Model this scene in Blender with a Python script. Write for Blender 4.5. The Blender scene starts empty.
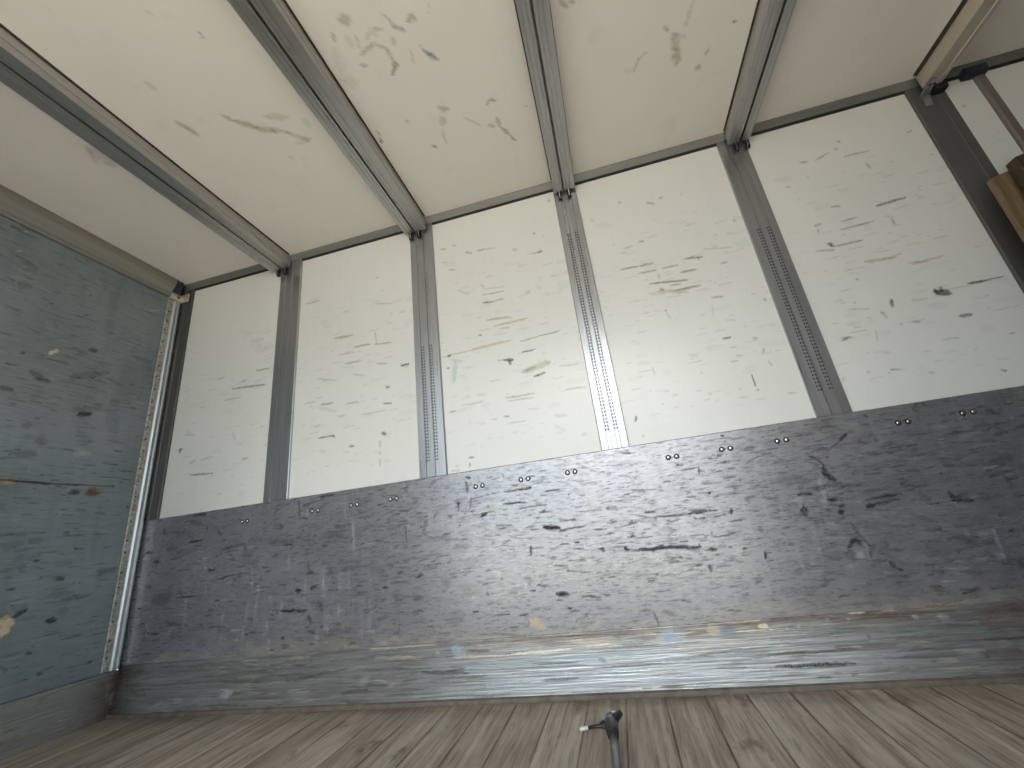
import bpy, bmesh, math, random
import numpy as np
from mathutils import Vector, Matrix
random.seed(7)
C = bpy.context.scene.collection
S = bpy.context.scene

# ---------------------------------------------------------------- camera
cam = bpy.data.cameras.new('camera'); cam_o = bpy.data.objects.new('camera', cam); C.objects.link(cam_o)
cam.sensor_width = 36; cam.lens = 417.86 / 1024 * 36; cam.clip_start = .02
cam_o.matrix_world = Matrix.Translation((2.57896, -1.91132, .62296)) @ Matrix((
    (.96392956, .24029076, -.11445589), (.18520956, -.29673921, .93682616), (.19114712, -.92423276, -.33053985))).transposed().to_4x4()
S.camera = cam_o

# ---------------------------------------------------------------- daylight and exposure
LX0, LX1 = 0.78, 3.65            # side door opening, along the load bed
W = bpy.data.worlds.new('overcast_sky'); S.world = W; W.use_nodes = True
wt = W.node_tree; bg = wt.nodes['Background']; bg.inputs[1].default_value = 1.0
def wn(kind, op=None, a=None, b=None):
    n = wt.nodes.new(kind)
    if op: n.operation = op
    for i, v in ((0, a), (1, b)):
        if isinstance(v, bpy.types.NodeSocket): wt.links.new(v, n.inputs[i])
        elif v is not None: n.inputs[i].default_value = v
    return n
SKY = (1.35, 1.62, 1.85); GLOW = (8.6, 8.0, 7.5); EL = math.radians(22)     # grey sky, with a glow added beyond the door for the wall's glare
tc = wn('ShaderNodeTexCoord')
dp = wn('ShaderNodeVectorMath', 'DOT_PRODUCT', tc.outputs['Generated'], (0.03, -math.cos(EL), math.sin(EL)))
pw = wn('ShaderNodeMath', 'POWER', wn('ShaderNodeMath', 'MAXIMUM', dp.outputs['Value'], 0.).outputs[0], 80.)
hz = wn('ShaderNodeVectorMath', 'SCALE', GLOW); wt.links.new(pw.outputs[0], hz.inputs['Scale'])
ad = wn('ShaderNodeVectorMath', 'ADD', SKY, hz.outputs[0]); wt.links.new(ad.outputs[0], bg.inputs[0])
pl = bpy.data.lights.new('door_portal', 'AREA'); pl.shape = 'RECTANGLE'; pl.size = LX1 - LX0; pl.size_y = 2.3
pl.cycles.is_portal = True
po = bpy.data.objects.new('door_portal', pl); C.objects.link(po)
po.location = ((LX0 + LX1) / 2, -2.56, 1.15); po.rotation_euler = (math.radians(90), 0, 0)
bounce_sun = bpy.data.lights.new('sun', 'SUN'); bounce_sun.energy = 13.5; bounce_sun.angle = math.radians(2); bounce_sun.color = (1, .95, .86)      # added to light the yard outside, whose bounce brightens the ceiling
so = bpy.data.objects.new('sun', bounce_sun); C.objects.link(so); so.rotation_euler = Vector((-.60, -.22, -.77)).to_track_quat('-Z', 'Y').to_euler()
S.view_settings.view_transform = 'Standard'; S.view_settings.look = 'None'; S.view_settings.gamma = 1
S.view_settings.use_curve_mapping = False; S.view_settings.exposure = 0.40

# wear on each sheet: x1 y1 x2 y2 (metres on the sheet) width cover colour
MARKS = {
    'wall': '''0.492 1.611 0.720 1.592 0.0108 0.7 b;0.651 1.694 0.738 1.691 0.0091 0.6 b;0.371 1.696 0.419 1.702 0.0076 0.5 g;0.265 1.133 0.418 1.121 0.0078 0.8 k;0.165 1.295 0.167 1.283 0.0264 0.8 k;0.605 1.169 0.649 1.172 0.0136 0.5 o;0.186 1.383 0.249 1.369 0.0092 0.35 g;0.527 1.336 0.549 1.289 0.0129 0.3 t;0.253 1.203 0.287 1.217 0.0095 0.4 g;0.324 1.208 0.404 1.219 0.0087 0.35 g;0.440 1.547 0.560 1.545 0.0083 0.35 b;0.470 1.003 0.493 1.000 0.0083 0.3 g;0.558 1.272 0.606 1.255 0.0110 0.25 t;0.549 1.643 0.584 1.647 0.0109 0.5 b;1.174 1.789 1.289 1.781 0.0134 0.7 o;1.301 1.705 1.401 1.700 0.0091 0.6 b;1.433 1.692 1.531 1.681 0.0082 0.6 g;1.434 1.769 1.444 1.690 0.0062 0.4 g;1.200 1.679 1.306 1.671 0.0071 0.4 b;1.246 1.614 1.346 1.610 0.0101 0.5 g;1.586 1.530 1.638 1.528 0.0089 0.85 k;1.446 1.948 1.547 1.927 0.0066 0.35 b;0.971 2.069 1.062 2.065 0.0090 0.4 b;1.068 1.561 1.189 1.524 0.0071 0.35 g;1.098 1.399 1.175 1.395 0.0090 0.6 b;1.262 1.373 1.330 1.374 0.0077 0.45 g;1.479 1.337 1.530 1.327 0.0072 0.75 k;1.500 1.422 1.519 1.420 0.0104 0.7 k;0.996 1.422 1.063 1.424 0.0094 0.5 t;1.087 1.385 1.198 1.345 0.0165 0.3 t;1.091 1.212 1.191 1.209 0.0074 0.75 k;1.470 1.176 1.494 1.168 0.0134 0.8 k;1.281 1.138 1.308 1.134 0.0106 0.65 k;1.460 1.137 1.459 1.104 0.0075 0.45 g;1.459 1.086 1.457 1.065 0.0075 0.4 g;1.457 1.047 1.458 1.007 0.0073 0.4 g;1.369 1.295 1.492 1.297 0.0074 0.3 g;1.443 1.573 1.507 1.559 0.0095 0.4 g;1.292 1.541 1.368 1.517 0.0070 0.3 g;1.210 1.313 1.253 1.309 0.0086 0.3 g;1.070 1.278 1.103 1.282 0.0122 0.3 g;1.181 1.211 1.192 1.200 0.0131 0.7 k;1.448 2.127 1.459 2.124 0.0104 0.4 b;2.008 2.142 2.046 2.125 0.0130 0.45 b;2.079 2.131 2.118 2.129 0.0102 0.55 b;2.118 2.129 2.182 2.118 0.0067 0.4 b;2.367 2.024 2.423 2.020 0.0064 0.45 b;2.414 2.024 2.434 2.025 0.0148 0.7 b;2.407 2.151 2.415 2.146 0.0125 0.55 b;2.280 2.080 2.300 2.072 0.0127 0.3 b;1.900 2.054 1.939 2.043 0.0079 0.45 b;2.074 1.841 2.199 1.835 0.0062 0.5 g;2.075 1.795 2.132 1.786 0.0098 0.7 k;2.132 1.789 2.194 1.790 0.0074 0.5 g;2.090 1.687 2.221 1.672 0.0088 0.7 o;2.127 1.640 2.307 1.646 0.0076 0.7 o;2.155 1.619 2.205 1.616 0.0075 0.6 o;1.859 2.205 1.893 2.200 0.0091 0.4 b;1.934 2.215 1.956 2.202 0.0097 0.3 b;1.859 2.116 1.893 2.104 0.0066 0.3 b;2.317 1.793 2.338 1.798 0.0153 0.3 b;2.080 1.907 2.094 1.886 0.0082 0.4 g;1.940 1.909 2.002 1.869 0.0089 0.25 g;2.452 2.115 2.457 2.111 0.0090 0.3 b;2.088 1.876 2.212 1.860 0.0062 0.3 g;2.517 2.343 2.526 2.333 0.0123 0.4 b;2.041 1.610 2.052 1.608 0.0115 0.8 k;1.824 1.528 1.978 1.534 0.0076 0.35 b;1.978 1.534 2.212 1.543 0.0103 0.55 o;1.860 1.528 1.871 1.526 0.0114 0.8 k;1.851 1.461 1.862 1.459 0.0100 0.7 k;1.873 1.506 1.931 1.483 0.0164 0.3 t;1.899 1.490 1.879 1.374 0.0197 0.45 t;2.251 1.523 2.354 1.532 0.0056 0.55 k;2.354 1.532 2.455 1.536 0.0061 0.65 k;2.253 1.462 2.324 1.465 0.0066 0.8 k;2.159 1.440 2.204 1.433 0.0141 0.85 k;2.184 1.434 2.191 1.411 0.0126 0.7 k;2.123 1.447 2.159 1.440 0.0054 0.6 g;2.260 1.360 2.382 1.382 0.0318 0.55 y;2.240 1.359 2.312 1.370 0.0160 0.4 g;2.295 1.322 2.355 1.332 0.0094 0.8 k;1.953 1.239 2.025 1.246 0.0106 0.3 g;2.146 1.239 2.288 1.237 0.0072 0.55 g;2.154 1.222 2.281 1.218 0.0071 0.45 g;1.847 1.222 1.877 1.222 0.0095 0.5 g;2.126 1.150 2.150 1.145 0.0060 0.7 k;2.156 1.113 2.228 1.110 0.0059 0.4 g;2.426 1.352 2.520 1.342 0.0052 0.45 g;2.445 1.227 2.537 1.223 0.0060 0.45 g;2.370 1.109 2.425 1.104 0.0144 0.25 g;1.931 0.977 1.953 0.979 0.0087 0.7 k;1.933 0.953 1.932 0.935 0.0066 0.65 k;1.837 0.930 1.881 0.924 0.0071 0.45 g;1.859 0.951 1.878 0.948 0.0057 0.4 g;2.066 1.145 2.091 1.144 0.0060 0.4 g;2.245 1.166 2.302 1.160 0.0050 0.25 g;1.998 1.287 2.039 1.279 0.0104 0.2 g;2.066 1.342 2.127 1.340 0.0054 0.25 g;2.480 0.997 2.499 1.003 0.0137 0.3 y;2.363 1.063 2.413 1.027 0.0093 0.2 g;3.018 2.154 3.052 2.138 0.0124 0.5 b;2.879 2.204 2.888 2.201 0.0128 0.4 b;3.079 2.164 3.099 2.160 0.0114 0.4 b;2.929 1.932 2.955 1.932 0.0090 0.6 k;2.809 1.800 2.900 1.795 0.0087 0.65 b;2.900 1.795 2.971 1.794 0.0103 0.7 b;2.892 1.755 2.976 1.750 0.0079 0.7 b;3.002 1.754 3.080 1.750 0.0079 0.55 b;3.116 1.777 3.196 1.766 0.0090 0.7 k;3.178 1.771 3.178 1.753 0.0082 0.5 b;3.080 1.708 3.152 1.706 0.0077 0.75 b;2.932 1.684 3.102 1.659 0.0088 0.85 b;3.029 1.616 3.149 1.617 0.0096 0.75 b;2.968 1.644 2.985 1.634 0.0118 0.7 b;3.017 1.649 3.065 1.647 0.0071 0.6 b;3.266 1.706 3.294 1.707 0.0070 0.6 g;3.181 1.542 3.230 1.535 0.0073 0.5 g;3.382 1.921 3.387 1.919 0.0104 0.5 g;3.210 1.804 3.337 1.778 0.0056 0.35 g;2.982 1.730 2.979 1.695 0.0093 0.3 b;2.853 1.917 2.895 1.917 0.0072 0.35 b;3.188 2.160 3.199 2.143 0.0067 0.25 b;2.827 1.892 2.858 1.889 0.0071 0.3 b;2.924 1.626 2.981 1.617 0.0108 0.3 y;2.722 2.144 2.730 2.128 0.0164 0.2 b;3.173 1.331 3.208 1.329 0.0078 0.8 k;3.183 1.539 3.226 1.534 0.0062 0.4 g;3.179 1.214 3.204 1.213 0.0065 0.5 g;3.204 1.238 3.231 1.233 0.0061 0.45 g;3.193 1.282 3.220 1.278 0.0062 0.4 g;3.293 1.307 3.310 1.300 0.0106 0.45 g;3.322 1.248 3.315 1.230 0.0062 0.6 g;3.323 1.189 3.330 1.166 0.0056 0.45 g;3.241 1.140 3.244 1.085 0.0057 0.9 k;3.244 1.072 3.248 1.071 0.0081 0.8 k;2.850 1.256 2.852 1.219 0.0057 0.4 g;2.731 1.041 2.723 1.021 0.0086 0.85 k;2.967 1.529 2.970 1.519 0.0061 0.6 g;2.969 1.514 2.981 1.478 0.0047 0.3 g;2.741 0.956 2.744 0.946 0.0087 0.4 g;3.352 1.034 3.381 1.031 0.0069 0.5 o;3.053 1.091 3.061 1.084 0.0091 0.4 y;2.901 1.110 2.925 1.110 0.0069 0.35 y;2.852 1.079 2.858 1.078 0.0083 0.4 g;3.389 1.477 3.398 1.475 0.0121 0.5 g;3.176 1.511 3.163 1.443 0.0043 0.2 g;3.166 1.049 3.201 1.047 0.0088 0.3 y;2.736 1.168 2.776 1.168 0.0062 0.3 g;3.209 1.414 3.246 1.408 0.0050 0.3 g;3.020 1.281 3.047 1.275 0.0194 0.2 g;3.046 1.193 3.049 1.187 0.0068 0.3 g;2.689 1.699 2.711 1.693 0.0056 0.2 g;2.960 1.634 3.086 1.597 0.0161 0.45 o;3.748 2.156 3.783 2.149 0.0084 0.55 b;3.813 2.146 3.882 2.170 0.0069 0.5 b;3.932 2.124 4.038 2.122 0.0076 0.6 b;3.935 2.221 3.946 2.217 0.0121 0.5 b;4.003 2.057 4.008 2.021 0.0093 0.5 b;3.794 1.869 3.827 1.863 0.0083 0.6 b;3.959 1.818 4.083 1.827 0.0094 0.85 b;3.810 1.780 3.867 1.785 0.0068 0.6 b;3.786 1.740 3.921 1.744 0.0068 0.65 b;3.699 1.791 3.722 1.792 0.0107 0.5 b;3.662 1.660 3.732 1.647 0.0078 0.5 b;3.732 1.665 3.849 1.663 0.0077 0.7 b;3.720 1.679 3.736 1.671 0.0168 0.85 k;3.990 1.737 3.995 1.705 0.0088 0.4 b;4.210 2.168 4.235 2.172 0.0080 0.5 b;3.912 2.188 3.920 2.176 0.0090 0.4 b;3.650 2.039 3.673 2.031 0.0076 0.35 b;3.703 1.767 3.703 1.751 0.0086 0.4 b;3.750 2.064 3.761 2.060 0.0070 0.3 b;3.981 1.756 3.998 1.742 0.0063 0.3 b;4.243 2.017 4.263 2.013 0.0067 0.3 b;3.825 1.556 3.936 1.547 0.0109 0.65 o;3.912 1.551 3.966 1.557 0.0077 0.4 o;3.974 1.509 4.042 1.497 0.0078 0.5 o;3.987 1.498 4.099 1.506 0.0076 0.5 o;3.762 1.482 3.770 1.480 0.0089 0.5 g;4.012 1.366 4.015 1.354 0.0129 0.8 k;4.015 1.354 4.057 1.336 0.0234 0.9 k;4.034 1.371 4.038 1.349 0.0102 0.7 k;4.010 1.340 4.047 1.332 0.0115 0.7 k;4.131 1.360 4.194 1.360 0.0072 0.95 k;4.194 1.360 4.254 1.363 0.0058 0.85 k;4.050 1.228 4.088 1.226 0.0123 0.8 k;3.853 1.356 3.843 1.327 0.0112 0.8 k;3.846 1.360 3.857 1.355 0.0071 0.4 g;3.798 1.308 3.806 1.302 0.0121 0.5 g;3.805 1.299 3.809 1.279 0.0058 0.4 g;3.620 1.229 3.659 1.229 0.0054 0.75 k;3.621 1.218 3.644 1.222 0.0053 0.75 k;3.887 1.243 3.913 1.237 0.0073 0.5 g;3.955 1.147 4.011 1.142 0.0086 0.3 g;3.741 1.060 3.768 1.056 0.0068 0.6 k;3.731 1.048 3.737 1.047 0.0069 0.4 g;3.659 1.068 3.667 1.066 0.0087 0.4 g;4.093 0.982 4.101 0.981 0.0090 0.7 k;4.089 0.991 4.091 0.986 0.0059 0.5 g;4.171 1.123 4.190 1.123 0.0062 0.5 g;3.687 1.350 3.765 1.336 0.0071 0.3 g;3.918 1.336 3.974 1.332 0.0092 0.3 g;3.718 1.376 3.722 1.375 0.0096 0.4 g;3.751 1.236 3.741 1.186 0.0073 0.25 g;3.863 1.023 3.878 1.020 0.0085 0.35 g;3.680 1.264 3.705 1.263 0.0064 0.3 g;3.569 1.063 3.570 1.043 0.0078 0.3 g;3.843 1.246 3.852 1.239 0.0069 0.35 g;4.064 1.353 4.128 1.352 0.0045 0.3 g;3.743 1.298 3.757 1.289 0.0066 0.3 g;4.463 2.234 4.470 2.228 0.0117 0.4 g''',
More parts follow.
